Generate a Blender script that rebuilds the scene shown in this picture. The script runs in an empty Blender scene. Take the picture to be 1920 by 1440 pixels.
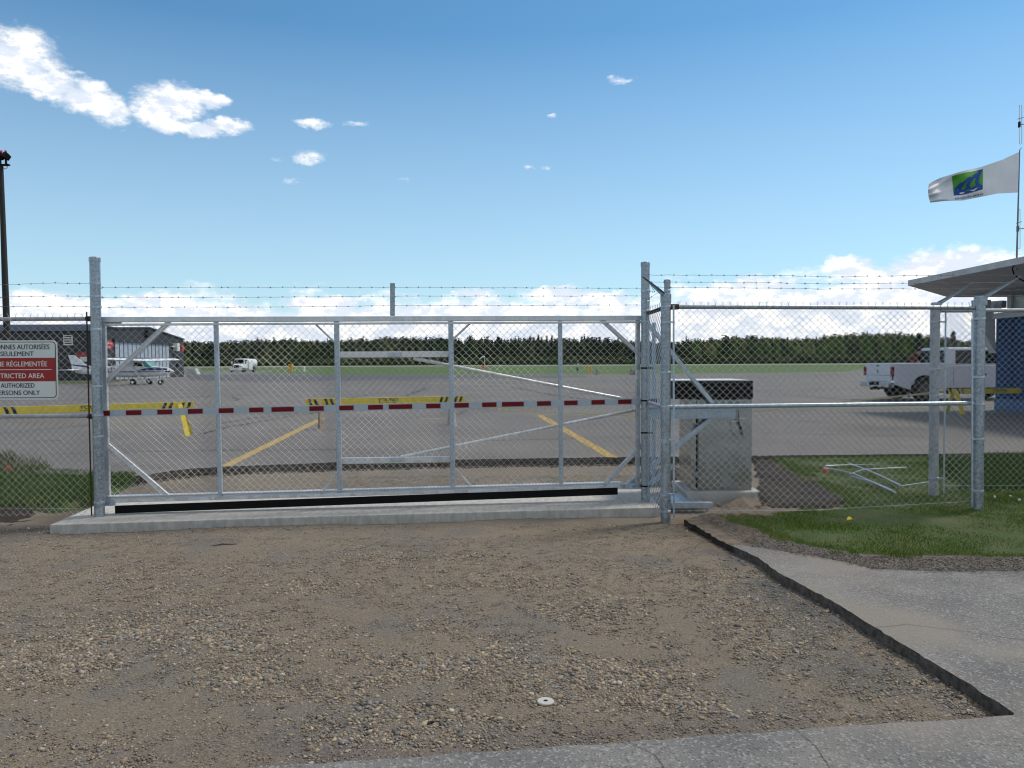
import bpy, bmesh, math, random
import numpy as np
from mathutils import Vector, Matrix, noise
random.seed(7); rng = np.random.default_rng(11)
C = bpy.context.scene
# ---------------------------------------------------------------- camera
F = 1450.0; PITCH = math.atan(40/1450.0); ROLL = 0.0047; CH = 1.6
fw = Vector((0, math.cos(PITCH), -math.sin(PITCH)))
r0 = Vector((1, 0, 0)); u0 = Vector((0, math.sin(PITCH), math.cos(PITCH)))
rt = r0*math.cos(ROLL) - u0*math.sin(ROLL); up = u0*math.cos(ROLL) + r0*math.sin(ROLL)
cam = bpy.data.cameras.new('camera'); co = bpy.data.objects.new('camera', cam); C.collection.objects.link(co)
cam.sensor_width = 36; cam.lens = F/1920*36; cam.clip_end = 6000; cam.clip_start = 0.05
M = Matrix((rt, up, -fw)).transposed().to_4x4(); M.translation = (0, 0, CH)
co.matrix_world = M
C.camera = co
def ray(px, py): return fw + rt*((px-960)/F) + up*((720-py)/F)
def P(px, py, z=0.0):                    # point of a ray at height z
    d = ray(px, py); t = (z-CH)/d.z; return Vector((0, 0, CH)) + d*t
def D(px, py, Y):                        # point of a ray at depth Y
    d = ray(px, py); return Vector((0, 0, CH)) + d*(Y/d.y)
# ---------------------------------------------------------------- light
SUN_EL = math.radians(56); SUN_AZ = math.radians(62)     # azimuth from +Y towards +X
SUN_STR = 1.5; SKY_STR = 0.070; EXPO = 0.86
C.view_settings.view_transform = 'Standard'; C.view_settings.look = 'None'
C.view_settings.exposure = EXPO; C.view_settings.gamma = 1
C.cycles.filter_width = 1.15; C.render.resolution_x = 1024; C.render.resolution_y = 768
sd = bpy.data.lights.new('sun', 'SUN'); sd.energy = SUN_STR; sd.angle = math.radians(10); sd.color = (1, .93, .82)
so = bpy.data.objects.new('sun', sd); C.collection.objects.link(so)
sv = Vector((math.sin(SUN_AZ)*math.cos(SUN_EL), math.cos(SUN_AZ)*math.cos(SUN_EL), math.sin(SUN_EL)))
so.rotation_euler = sv.to_track_quat('Z', 'Y').to_euler(); so.location = (0, 0, 30)

class E:                                  # tiny expression wrapper round math nodes
    def __init__(s, nt, k): s.nt = nt; s.k = k
    def op(s, o, *a):
        n = s.nt.nodes.new('ShaderNodeMath'); n.operation = o
        for i, v in enumerate((s,)+a):
            if isinstance(v, E): s.nt.links.new(v.k, n.inputs[i])
            else: n.inputs[i].default_value = v
        return E(s.nt, n.outputs[0])
    def __add__(s, o): return s.op('ADD', o)
    def __sub__(s, o): return s.op('SUBTRACT', o)
    def __mul__(s, o): return s.op('MULTIPLY', o)
    def __truediv__(s, o): return s.op('DIVIDE', o)
    def mx(s, o): return s.op('MAXIMUM', o)
    def mn(s, o): return s.op('MINIMUM', o)
def mapr(e, a, b, c=0., d=1., smooth=True):
    n = e.nt.nodes.new('ShaderNodeMapRange'); n.interpolation_type = 'SMOOTHSTEP' if smooth else 'LINEAR'
    e.nt.links.new(e.k, n.inputs[0])
    for i, v in zip((1, 2, 3, 4), (a, b, c, d)): n.inputs[i].default_value = v
    return E(e.nt, n.outputs[0])
def comb(nt, *xs):
    n = nt.nodes.new('ShaderNodeCombineXYZ')
    for i, v in enumerate(xs):
        if isinstance(v, E): nt.links.new(v.k, n.inputs[i])
        else: n.inputs[i].default_value = v
    return n.outputs[0]
def noi(nt, vec, sc, det=6, ro=.55, dist=0.):
    n = nt.nodes.new('ShaderNodeTexNoise'); n.inputs['Scale'].default_value = sc; n.inputs['Detail'].default_value = det
    n.inputs['Roughness'].default_value = ro; n.inputs['Distortion'].default_value = dist
    if vec is not None: nt.links.new(vec, n.inputs['Vector'])
    return E(nt, n.outputs['Fac'])
def mixc(nt, f, a, b):
    n = nt.nodes.new('ShaderNodeMix'); n.data_type = 'RGBA'
    for i, v in ((0, f), (6, a), (7, b)):
        if isinstance(v, E): nt.links.new(v.k, n.inputs[i])
        elif hasattr(v, 'is_output'): nt.links.new(v, n.inputs[i])
        else: n.inputs[i].default_value = v if i == 0 else (*v, 1)
    return n.outputs[2]
w = bpy.data.worlds.new('World'); C.world = w; w.use_nodes = True
nt = w.node_tree; nt.nodes.clear()
sky = nt.nodes.new('ShaderNodeTexSky'); sky.sky_type = 'NISHITA'; sky.sun_disc = False
sky.sun_elevation = SUN_EL; sky.sun_rotation = SUN_AZ; sky.air_density = 1.0; sky.dust_density = .25; sky.ozone_density = 1.3
tc = nt.nodes.new('ShaderNodeTexCoord'); sp = nt.nodes.new('ShaderNodeSeparateXYZ'); nt.links.new(tc.outputs['Generated'], sp.inputs[0])
X, Y_, Z = (E(nt, sp.outputs[i]) for i in range(3))
az = X.op('ARCTAN2', Y_); el = Z/((X*X+Y_*Y_).op('SQRT').mx(.001))
wv = comb(nt, az, el*1.5, 0.)
wa = (noi(nt, wv, 13, 5, .6)-.5)*.085; wb = (noi(nt, comb(nt, az, el*1.5, 7.), 15, 5, .6)-.5)*.05
wa2 = (noi(nt, comb(nt, az, el*1.5, 3.), 60, 4, .6)-.5)*.02; wb2 = (noi(nt, comb(nt, az, el*1.5, 5.), 60, 4, .6)-.5)*.016
a2 = az+wa*.45+wa2; e2 = el+wb*.45+wb2
def ae(px, py):
    d = ray(px, py); return math.atan2(d.x, d.y), d.z/math.hypot(d.x, d.y)
BL = [(-20,98,92,52,1),(42,104,60,44,1),(92,158,50,26,1),(150,182,54,30,1),(196,202,40,30,1),
      (292,206,48,32,1),(327,190,56,38,1),(385,186,40,18,1),(312,232,38,20,1),(372,243,50,15,.9),(425,236,42,15,.9),
      (585,235,32,9,.42),(580,294,28,14,.6),(520,300,10,4,.25),(1160,150,26,6,.28),(1143,146,9,5,.28),(668,230,20,4,.27),(538,339,11,5,.3),
      (752,333,10,3,.24),(1035,217,8,3,.22),(995,312,7,3,.22),(1022,314,9,3,.22),(140,137,16,5,.28),
      (1800,492,90,30,1),(1740,505,70,26,1),(1680,520,90,22,1),(1600,505,55,24,1),(1570,500,28,18,1),(1420,540,90,20,1),(1350,550,80,16,.9),
      (1060,556,90,20,1),(1120,565,90,22,1),(885,552,44,11,.8),(590,572,70,16,1),(640,568,50,14,.9),(440,582,50,9,.8),(690,562,40,8,.6),(130,565,50,9,.6),(30,560,60,14,.8)]
mk = None
for px, py, rx, ry, wt in BL:
    a0, e0 = ae(px, py); q = (a2-a0)*(F/rx); t = (e2-e0)*(F/ry)
    m = (E(nt, (q*q+t*t).k)*-1.0+1.0)*wt if wt >= 1 else (E(nt, (q*q+t*t).k)*-1.0+1.0)*wt
    mk = m if mk is None else mk.mx(m)
n1 = noi(nt, comb(nt, az, el*1.7, 1.), 30, 10, .66)
n1s = noi(nt, comb(nt, az, el*1.7+.022, 1.), 26, 6, .6)
nlow = noi(nt, comb(nt, az*1., el*2.2, 4.), 11, 4, .55)
lift = mapr(az, .05, .5)*.022
bank = mapr(el-lift-(nlow-.5)*.09, .052, .112, 1.6, -1.3, False)
bank = bank-mapr(el, .30, .6)*0
holes = (nlow-.5)*1.6
mk2 = mk.mx(bank*.85-holes*.35)
over = mapr(el, .62, .95).mx(mapr(Y_, .12, -.25)*mapr(el, .10, .30))*1.5-.9
dens = mapr(mk2.mx(over)+(n1-.5)*2.0, -.24, .92)
streak = noi(nt, comb(nt, az*1.2, el*9., 2.), 14, 5, .55)
shade = mapr((n1-n1s)*2.6+.5+(nlow-.5)*.6, .25, .78)
lowhaze = mapr(el, .0, .085, 1., 0.)
ccol = mixc(nt, shade, (.70, .76, .86), (1.03, 1.02, 1.0))
ccol = mixc(nt, lowhaze*mapr(streak, .4, .62)*.55, ccol, (.70, .77, .87))
ccol = mixc(nt, mapr(over, -.4, .3), ccol, (.50, .50, .51))
CM = nt.nodes.new('ShaderNodeMix'); CM.data_type = 'RGBA'; CM.blend_type = 'MULTIPLY'; CM.inputs[0].default_value = 1
nt.links.new(sky.outputs[0], CM.inputs[6]); CM.inputs[7].default_value = (.56, .93, 1.04, 1)
hz_ = mixc(nt, mapr(el, -.02, .42, .62, 0., False), CM.outputs[2], (5.7, 6.9, 7.9))
bg1 = nt.nodes.new('ShaderNodeBackground'); nt.links.new(hz_, bg1.inputs[0]); bg1.inputs[1].default_value = SKY_STR
bg2 = nt.nodes.new('ShaderNodeBackground'); nt.links.new(ccol, bg2.inputs[0]); bg2.inputs[1].default_value = .64
ms = nt.nodes.new('ShaderNodeMixShader'); nt.links.new((dens.mn(1.)*mapr(el, -.03, .0)).k, ms.inputs[0])
nt.links.new(bg1.outputs[0], ms.inputs[1]); nt.links.new(bg2.outputs[0], ms.inputs[2])
wo = nt.nodes.new('ShaderNodeOutputWorld'); nt.links.new(ms.outputs[0], wo.inputs[0])

# ---------------------------------------------------------------- materials
def mat(name, col, rough=.7, metal=0., var=.0, vs=8., col2=None, bump=0., bs=60., spec=.5, stretch=(1,1,1), det=6, attr=None, trans=0.):
    m = bpy.data.materials.new(name); m.use_nodes = True; t = m.node_tree; b = t.nodes['Principled BSDF']
    b.inputs['Roughness'].default_value = rough; b.inputs['Metallic'].default_value = metal
    b.inputs['Specular IOR Level'].default_value = spec
    if trans: b.inputs['Transmission Weight'].default_value = trans
    tcn = t.nodes.new('ShaderNodeTexCoord'); mp = t.nodes.new('ShaderNodeMapping'); mp.inputs['Scale'].default_value = stretch
    t.links.new(tcn.outputs['Object'], mp.inputs[0]); v = mp.outputs[0]
    if attr:
        an = t.nodes.new('ShaderNodeAttribute'); an.attribute_name = attr; base = an.outputs['Color']
    else: base = None
    c2 = col2 if col2 else tuple(c*(1-var) for c in col)
    if var or col2:
        f = mapr(noi(t, v, vs, det, .62), .3, .7)
        if base is not None:
            n = t.nodes.new('ShaderNodeMix'); n.data_type = 'RGBA'; n.blend_type = 'MULTIPLY'; n.inputs[0].default_value = 1
            t.links.new(base, n.inputs[6]); t.links.new(mixc(t, f, (1,1,1), (1-var,)*3), n.inputs[7]); out = n.outputs[2]
        else: out = mixc(t, f, col, c2)
        t.links.new(out, b.inputs['Base Color'])
        if metal or rough < .6:
            rr = mapr(noi(t, v, vs*2.3, 4, .6), .3, .7, rough*.85, min(1, rough*1.25)); t.links.new(rr.k, b.inputs['Roughness'])
    elif base is not None: t.links.new(base, b.inputs['Base Color'])
    else: b.inputs['Base Color'].default_value = (*col, 1)
    if bump:
        bn = t.nodes.new('ShaderNodeBump'); bn.inputs['Strength'].default_value = 1; bn.inputs['Distance'].default_value = bump
        t.links.new(noi(t, v, bs, 5, .65).k, bn.inputs['Height']); t.links.new(bn.outputs[0], b.inputs['Normal'])
    return m
def galv(name, a, b_, rough=.42, metal=.75, sc=38., streak=True):
    m = bpy.data.materials.new(name); m.use_nodes = True; t = m.node_tree; b = t.nodes['Principled BSDF']
    tcn = t.nodes.new('ShaderNodeTexCoord'); v = tcn.outputs['Object']
    vo = t.nodes.new('ShaderNodeTexVoronoi'); vo.inputs['Scale'].default_value = sc; t.links.new(v, vo.inputs[0])
    bw = t.nodes.new('ShaderNodeRGBToBW'); t.links.new(vo.outputs['Color'], bw.inputs[0])
    mp = t.nodes.new('ShaderNodeMapping'); mp.inputs['Scale'].default_value = (1, 1, .12); t.links.new(v, mp.inputs[0])
    s1 = noi(t, mp.outputs[0], 34, 5, .6); s2 = noi(t, v, 3.2, 5, .6)
    f = E(t, bw.outputs[0])*.45+s1*.5+s2*.35-.15
    t.links.new(mixc(t, mapr(f, .2, .8), a, b_), b.inputs['Base Color'])
    b.inputs['Metallic'].default_value = metal
    t.links.new(mapr(f, .2, .9, rough*.8, rough*1.3).k, b.inputs['Roughness'])
    return m
GALV = galv('galvanised_steel', (.21,.245,.28), (.42,.47,.52), .38, .72, 60)
GALV2 = galv('bright_galvanised', (.30,.37,.44), (.52,.60,.69), .40, .6, 70)
OLDG = galv('weathered_galvanised', (.27,.29,.32), (.48,.50,.54), .6, .5)
ALU = galv('aluminium', (.48,.50,.52), (.70,.72,.75), .42, .7, 12)
WIRE = mat('mesh_wire', (.47,.48,.47), .5, .45, .3, 3.)
WIREB = mat('barbed_wire_steel', (.22,.22,.23), .6, .5, .3, 20)
RUST = mat('rusty_steel', (.10,.06,.045), .85, .2, .5, 30)
BLACK = mat('black_rubber', (.006,.006,.007), .75, 0, .3, 20, spec=.15)
BLACKP = mat('black_plastic', (.005,.005,.006), .5, spec=.15)
CONC = mat('concrete', (.42,.415,.39), .9, 0, .22, 5, bump=.004, bs=70)
CONCD = mat('old_concrete', (.36,.33,.29), .95, 0, .35, 4, bump=.01, bs=30)
YEL = mat('yellow_paint', (.78,.60,.03), .6, 0, .18, 9)
YELD = mat('worn_yellow_line', (.45,.31,.09), .9, 0, .35, 14)
PALEY = mat('tape_yellow', (.66,.60,.34), .6, 0, .1, 5)
BLK = mat('black_paint', (.02,.02,.02), .6, 0, .2, 10)
WOOD = mat('bare_wood', (.42,.33,.24), .85, 0, .35, 25, stretch=(1,1,.1))
WOODD = mat('dark_pole_wood', (.038,.035,.034), .9, 0, .4, 12, stretch=(1,1,.1))
RED = mat('red_reflector', (.17,.008,.010), .6, 0, .12, 30, spec=.2)
SILV = mat('silver_reflector', (.42,.50,.56), .5, .1, .1, 30)
SIGNW = mat('sign_face', (.66,.72,.72), .5, 0, .06, 3)
SIGNR = mat('sign_red', (.33,.012,.012), .5, 0, .08, 5)
SIGNK = mat('sign_black', (.02,.022,.028), .5)
SIGNT = mat('sign_white_text', (.72,.72,.70), .5)
CAB = mat('cabinet_steel', (.40,.42,.43), .24, .92, .22, 3.5, bump=.0006, bs=5)
WPAINT = mat('white_paint', (.72,.74,.77), .35, 0, .06, 2)
PICKP = mat('silver_grey_paint', (.58,.62,.70), .35, .15, .06, 2)
CHROME = mat('chrome', (.5,.52,.54), .25, .9)
GLASS = mat('dark_glass', (.007,.009,.011), .22, 0, spec=.15)
TYRE = mat('tyre', (.02,.02,.02), .85, 0, .2, 20)
TAIL = mat('tail_light', (.16,.006,.008), .25)
HANG = mat('charcoal_cladding', (.034,.040,.047), .7, 0, .12, 2)
HANGF = mat('blue_grey_fascia', (.15,.18,.25), .6, 0, .1, 1)
HDOOR = mat('pale_blue_door', (.40,.47,.56), .6, 0, .08, 1)
BLUEW = mat('blue_wall', (.012,.055,.155), .75, 0, .15, 1.2, spec=.15)
FIBRE = mat('roof_panel', (.60,.61,.62), .85, 0, .25, 2.2)
SOFFIT = mat('soffit', (.52,.53,.55), .9, 0, .2, 1.6)
NAVY = mat('navy_paint', (.015,.03,.12), .35)
TEAL = mat('teal_sunshade', (.10,.36,.38), .6, 0, .3, 12)
ORANGE = mat('orange_plastic', (.70,.12,.03), .6, 0, .1, 10)
AMBER = mat('amber_paint', (.68,.36,.02), .6, 0, .1, 6)
SKIN = mat('skin', (.42,.24,.17), .6)
MAROON = mat('maroon_jacket', (.13,.02,.025), .9, 0, .6, 16)
JEANS = mat('dark_trousers', (.02,.03,.05), .9)
FLAG = mat('flag_cloth', (1,1,1), .8, 0, .08, 3, attr='Col')
TWHITE = mat('white_plastic', (.48,.47,.43), .5, 0, .08, 9)

# ---------------------------------------------------------------- mesh helpers
def wloc(o):
    v = Vector((0,0,0))
    while o is not None: v += o.location; o = o.parent
    return v
def tag(o, label=None, cat=None, group=None, kind=None):
    for k, v in (('label', label), ('category', cat), ('group', group), ('kind', kind)):
        if v: o[k] = v
    return o
def empty(name, loc, label, cat, group=None):
    o = bpy.data.objects.new(name, None); C.collection.objects.link(o); o.location = loc; o.empty_display_size = .2
    return tag(o, label, cat, group)
def copy_tree(o, parent=None):
    c = o.copy(); C.collection.objects.link(c); c.parent = parent
    for ch in list(o.children): copy_tree(ch, c)
    return c
def link(name, me, m, parent=None, smooth=False):
    o = bpy.data.objects.new(name, me); C.collection.objects.link(o)
    for x in (m if isinstance(m, (list, tuple)) else [m]): me.materials.append(x)
    if smooth: me.polygons.foreach_set('use_smooth', [True]*len(me.polygons))
    if parent: o.parent = parent
    return o
class MB:
    def __init__(s): s.v = []; s.f = []; s.mi = []
    def add(s, vs, fs, mi=0):
        n = len(s.v); s.v += [Vector(x) for x in vs]; s.f += [tuple(n+i for i in f) for f in fs]; s.mi += [mi]*len(fs); return s
    def box(s, c, d, rot=None, mi=0):
        hx, hy, hz = d[0]/2, d[1]/2, d[2]/2; R = rot or Matrix.Identity(3); c = Vector(c)
        vs = [c+R@Vector((x*hx, y*hy, z*hz)) for z in (-1,1) for y in (-1,1) for x in (-1,1)]
        return s.add(vs, [(0,2,3,1),(4,5,7,6),(0,1,5,4),(2,6,7,3),(0,4,6,2),(1,3,7,5)], mi)
    def bb(s, a, b, mi=0):
        return s.box([(a[i]+b[i])/2 for i in range(3)], [abs(b[i]-a[i]) for i in range(3)], None, mi)
    def beam(s, a, b, wd, ht, upv=(0,0,1), mi=0):        # rectangular bar from a to b
        a, b = Vector(a), Vector(b); x = (b-a).normalized(); y = Vector(upv).cross(x)
        if y.length < 1e-4: y = Vector((0,1,0)).cross(x)
        y.normalize(); z = x.cross(y); R = Matrix((x, y, z)).transposed()
        return s.box((a+b)/2, ((b-a).length, wd, ht), R, mi)
    def tube(s, pts, r, n=8, caps=True, mi=0):
        pts = [Vector(p) for p in pts]; rs = r if isinstance(r, (list, tuple)) else [r]*len(pts); rings = []
        prev = None
        for i, p in enumerate(pts):
            d = (pts[min(i+1, len(pts)-1)]-pts[max(i-1, 0)]).normalized()
            if prev is None:
                a = Vector((0,0,1)) if abs(d.z) < .9 else Vector((1,0,0)); x = a.cross(d).normalized()
            else: x = (prev-d*prev.dot(d)).normalized()
            prev = x; y = d.cross(x)
            rings.append([p+(x*math.cos(2*math.pi*k/n)+y*math.sin(2*math.pi*k/n))*rs[i] for k in range(n)])
        vs = [q for rg in rings for q in rg]; fs = []
        for i in range(len(rings)-1):
            for k in range(n): fs.append((i*n+k, i*n+(k+1)%n, (i+1)*n+(k+1)%n, (i+1)*n+k))
        if caps: fs.append(tuple(range(n))[::-1]); fs.append(tuple((len(rings)-1)*n+k for k in range(n)))
        return s.add(vs, fs, mi)
    def prism(s, poly, vec, mi=0, mis=None):             # polygon (3d pts) extruded along vec
        n = len(poly); poly = [Vector(p) for p in poly]; vec = Vector(vec); b = len(s.v)
        s.v += poly + [p+vec for p in poly]
        s.f += [tuple(b+i for i in range(n)), tuple(b+n+i for i in range(n))[::-1]]; s.mi += [mi, mi]
        for i in range(n): s.f.append((b+i, b+n+i, b+n+(i+1)%n, b+(i+1)%n)); s.mi.append(mi if mis is None else mis)
        return s
    def loft(s, secs, n=16, pw=2., caps=True, mi=0):     # secs: (x, cy, cz, ry, rz)
        rings = []
        for x, cy, cz, ry, rz in secs:
            rg = []
            for k in range(n):
                t = 2*math.pi*k/n; c_, s_ = math.cos(t), math.sin(t)
                rg.append((x, cy+ry*math.copysign(abs(c_)**(2/pw), c_), cz+rz*math.copysign(abs(s_)**(2/pw), s_)))
            rings.append(rg)
        vs = [q for rg in rings for q in rg]; fs = []
        for i in range(len(rings)-1):
            for k in range(n): fs.append((i*n+k, i*n+(k+1)%n, (i+1)*n+(k+1)%n, (i+1)*n+k))
        if caps: fs += [tuple(range(n))[::-1], tuple((len(rings)-1)*n+k for k in range(n))]
        return s.add(vs, fs, mi)
    def hexa(s, lo, hi, mi=0):                            # lo / hi: 4 pts each
        return s.add(list(lo)+list(hi), [(3,2,1,0),(4,5,6,7),(0,1,5,4),(1,2,6,5),(2,3,7,6),(3,0,4,7)], mi)
    def disc(s, c, r, th, axis='y', n=20, mi=0):
        a = {'x': Vector((1,0,0)), 'y': Vector((0,1,0)), 'z': Vector((0,0,1))}[axis] if isinstance(axis, str) else Vector(axis)
        c = Vector(c); return s.tube([c-a*th/2, c+a*th/2], r, n, True, mi)
    def build(s, name, m, parent=None, smooth=False, bevel=0., label=None, fixn=True):
        me = bpy.data.meshes.new(name); off = wloc(parent) if parent else Vector((0,0,0))
        me.from_pydata([tuple(v-off) for v in s.v], [], s.f); me.update()
        ms_ = m if isinstance(m, (list, tuple)) else [m]
        o = link(name, me, ms_, parent)
        me.polygons.foreach_set('material_index', s.mi)
        if fixn:
            bm = bmesh.new(); bm.from_mesh(me); bmesh.ops.recalc_face_normals(bm, faces=bm.faces); bm.to_mesh(me); bm.free()
        if smooth:
            me.polygons.foreach_set('use_smooth', [True]*len(me.polygons))
            try: me.set_sharp_from_angle(angle=math.radians(40))
            except Exception: pass
        if bevel:
            b = o.modifiers.new('bevel', 'BEVEL'); b.width = bevel; b.segments = 2; b.limit_method = 'ANGLE'
        if label: o['label'] = label
        return o
def text_mb(mb, s, height, width, org, xd, yd, nrm, th=.002, bold=.0, align='CENTER', mapf=None, mi=0):
    cu = bpy.data.curves.new('t', 'FONT'); cu.body = s; cu.size = 1; cu.offset = bold; cu.extrude = 0; cu.resolution_u = 3
    ob = bpy.data.objects.new('t', cu); C.collection.objects.link(ob); bpy.context.view_layer.update()
    me = bpy.data.meshes.new_from_object(ob.evaluated_get(bpy.context.evaluated_depsgraph_get()))
    vs = [v.co.copy() for v in me.vertices]; fs = [tuple(p.vertices) for p in me.polygons]
    bpy.data.objects.remove(ob); bpy.data.curves.remove(cu); bpy.data.meshes.remove(me)
    x0 = min(v.x for v in vs); x1 = max(v.x for v in vs); caph = .73
    sx = width/(x1-x0); sy = height/caph
    out = []
    for v in vs:
        x = (v.x-x0)*sx; x -= width/2 if align == 'CENTER' else 0; y = v.y*sy
        out.append(mapf(x, y) if mapf else Vector(org)+Vector(xd)*x+Vector(yd)*y+Vector(nrm)*th)
    mb.add(out, fs, mi)
def np_mesh(name, V, Fc, m, parent=None, smooth=False, cols=None):
    me = bpy.data.meshes.new(name); k = Fc.shape[1]
    me.vertices.add(len(V)); me.vertices.foreach_set('co', np.ascontiguousarray(V, dtype=np.float32).ravel())
    me.loops.add(Fc.size); me.loops.foreach_set('vertex_index', np.ascontiguousarray(Fc, dtype=np.int32).ravel())
    me.polygons.add(len(Fc)); me.polygons.foreach_set('loop_start', np.arange(0, Fc.size, k, dtype=np.int32))
    me.update(calc_edges=True)
    if cols is not None:
        a = me.color_attributes.new('Col', 'FLOAT_COLOR', 'POINT'); a.data.foreach_set('color', np.ascontiguousarray(cols, dtype=np.float32).ravel())
    return link(name, me, m, parent, smooth)
def inside(poly, X, Y):
    r = np.zeros(X.shape, bool); n = len(poly)
    for i in range(n):
        x0, y0 = poly[i][:2]; x1, y1 = poly[(i+1)%n][:2]
        if y0 == y1: continue
        c = ((y0 > Y) != (y1 > Y)) & (X < (x1-x0)*(Y-y0)/(y1-y0)+x0); r ^= c
    return r
def vnoise(X, Y, sc, seed=0, oct=4):                      # numpy value noise
    out = np.zeros(X.shape); amp = 1.; tot = 0.
    for o in range(oct):
        g = np.random.default_rng(seed*31+o).random((64, 64)); x = X*sc; y = Y*sc
        xi = np.floor(x).astype(int); yi = np.floor(y).astype(int); fx = x-xi; fy = y-yi; fx = fx*fx*(3-2*fx); fy = fy*fy*(3-2*fy)
        a = g[xi % 64, yi % 64]; b = g[(xi+1) % 64, yi % 64]; c = g[xi % 64, (yi+1) % 64]; d = g[(xi+1) % 64, (yi+1) % 64]
        out += amp*((a*(1-fx)+b*fx)*(1-fy)+(c*(1-fx)+d*fx)*fy); tot += amp; amp *= .5; sc *= 2.03
    return out/tot
def rough_line(pts, step=.12, j=.012, seed=1):
    r = random.Random(seed); out = []
    for a, b in zip(pts[:-1], pts[1:]):
        n = max(1, int((b-a).length/step))
        for i in range(n):
            p = a.lerp(b, i/n); out.append(p+Vector((r.uniform(-j, j), r.uniform(-j, j), 0)))
    out.append(pts[-1]); return out

# ================================================================ SETTING
ZR = .07; ZA = .12; ZL = .09       # road, apron, lawn heights above the gravel
def asphalt(name, ca, cb, sc, agg=True, tint=None):
    m = bpy.data.materials.new(name); m.use_nodes = True; t = m.node_tree; b = t.nodes['Principled BSDF']; b.inputs['Roughness'].default_value = .93
    v = t.nodes.new('ShaderNodeTexCoord').outputs['Object']
    f = mapr(noi(t, v, sc, 8, .62), .3, .72); c = mixc(t, f, ca, cb)
    if agg:
        vo = t.nodes.new('ShaderNodeTexVoronoi'); vo.inputs['Scale'].default_value = 95; t.links.new(v, vo.inputs[0])
        bw = t.nodes.new('ShaderNodeRGBToBW'); t.links.new(vo.outputs['Color'], bw.inputs[0])
        g = mapr(E(t, bw.outputs[0]), .68, .82); c = mixc(t, g*.5, c, (.36,.355,.35))
        g2 = mapr(E(t, bw.outputs[0]), .12, .3, 1., 0.); c = mixc(t, g2*.5, c, (.04,.04,.045))
        bn = t.nodes.new('ShaderNodeBump'); bn.inputs['Distance'].default_value = .004; t.links.new(vo.outputs['Distance'], bn.inputs['Height']); t.links.new(bn.outputs[0], b.inputs['Normal'])
    if not agg:
        c = mixc(t, mapr(noi(t, v, 1.3, 8, .7), .55, .75)*.45, c, (.065,.063,.065)); c = mixc(t, mapr(noi(t, v, 38, 3, .7), .5, .8)*.5, c, (.2,.19,.185))
        mp = t.nodes.new('ShaderNodeMapping'); mp.inputs['Scale'].default_value = (.06, 1.1, 1); t.links.new(v, mp.inputs[0])
        c = mixc(t, mapr(noi(t, mp.outputs[0], 1.6, 6, .6), .55, .75)*.5, c, (.17,.155,.14))
    else:
        c = mixc(t, mapr(noi(t, v, 6, 8, .7), .56, .72)*.4, c, (.08,.078,.08))
    if tint: c = mixc(t, mapr(noi(t, v, tint[1], 4, .5), .48, .66)*tint[2], c, tint[0])
    t.links.new(c, b.inputs['Base Color']); return m
ROADM = asphalt('road_asphalt', (.125,.123,.122), (.20,.195,.19), 1.9, True, ((.23,.21,.18), .7, .8))
APRM = asphalt('apron_asphalt', (.108,.100,.097), (.150,.140,.136), .35, False, ((.165,.15,.13), .12, .7))
CUT = mat('cut_asphalt', (.15,.13,.11), .95, 0, .65, 22, bump=.014, bs=45)
SOIL = mat('dark_soil', (.038,.027,.020), .98, 0, .5, 6, bump=.03, bs=16)
DIRT = mat('brown_dirt', (.175,.14,.105), .97, 0, .5, 9, bump=.012, bs=40)
FGRASS = mat('field_grass', (.045,.105,.010), .95, 0, .0, .04, col2=(.075,.12,.02), bump=.05, bs=3)
LGR = mat('lawn_base', (.035,.07,.013), .98, 0, 0, 4, col2=(.075,.085,.03), bump=.01, bs=30)

def sheet(name, poly, m, parent=None, kind='structure'):
    mb = MB(); mb.add(poly, [tuple(range(len(poly)))]); o = mb.build(name, m, parent)
    me = o.data
    if me.polygons[0].normal.z < 0: me.flip_normals()
    if kind: o['kind'] = kind
    return o
# ground to the horizon (a skirt of soil lies under everything near)
g = sheet('ground', [(-3000,-60,-.06),(3000,-60,-.06),(3000,4500,-.06),(-3000,4500,-.06)], FGRASS)

# gravel surface with relief and colour by position
gx = np.arange(-11, 6.6, .035); gy = np.arange(1.6, 13.6, .035); GX, GY = np.meshgrid(gx, gy)
def groundz(X, Y): return (vnoise(X+40, Y+40, .8, 3)-.5)*.05+(vnoise(X+40, Y+40, 5., 5)-.5)*.018+.004
GZ = groundz(GX, GY)+(vnoise(GX+40, GY+40, 22., 8, 2)-.5)*.012
GZ -= .05*((GX < -4.2) & (GY > 7))*0
c1 = np.array([.285,.238,.178]); c2 = np.array([.228,.193,.150]); c3 = np.array([.215,.192,.166]); c4 = np.array([.325,.262,.178])
def polydist(X, Y, pts):
    d = np.full(X.shape, 1e9)
    for a, b in zip(pts[:-1], pts[1:]):
        vx, vy = b[0]-a[0], b[1]-a[1]; t = np.clip(((X-a[0])*vx+(Y-a[1])*vy)/(vx*vx+vy*vy), 0, 1)
        d = np.minimum(d, np.hypot(X-a[0]-t*vx, Y-a[1]-t*vy))
    return d
n0 = vnoise(GX+40, GY+40, .9, 12, 5)[..., None]; n2 = vnoise(GX+40, GY+40, 2.6, 14, 5)[..., None]
col = c1*(1-n0)+c2*n0; s_ = np.clip((n2-.52)*5, 0, 1); col = col*(1-s_)+c3*s_
dg = polydist(GX, GY, [P(1300,1015), P(1420,1090), P(1560,1190), P(1700,1300)]); k = np.clip(1-dg/.42, 0, 1)[..., None]*np.clip((n2-.3)*3.5, 0, 1)
col = col*(1-k)+np.array([.115,.117,.122])*k
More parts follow.
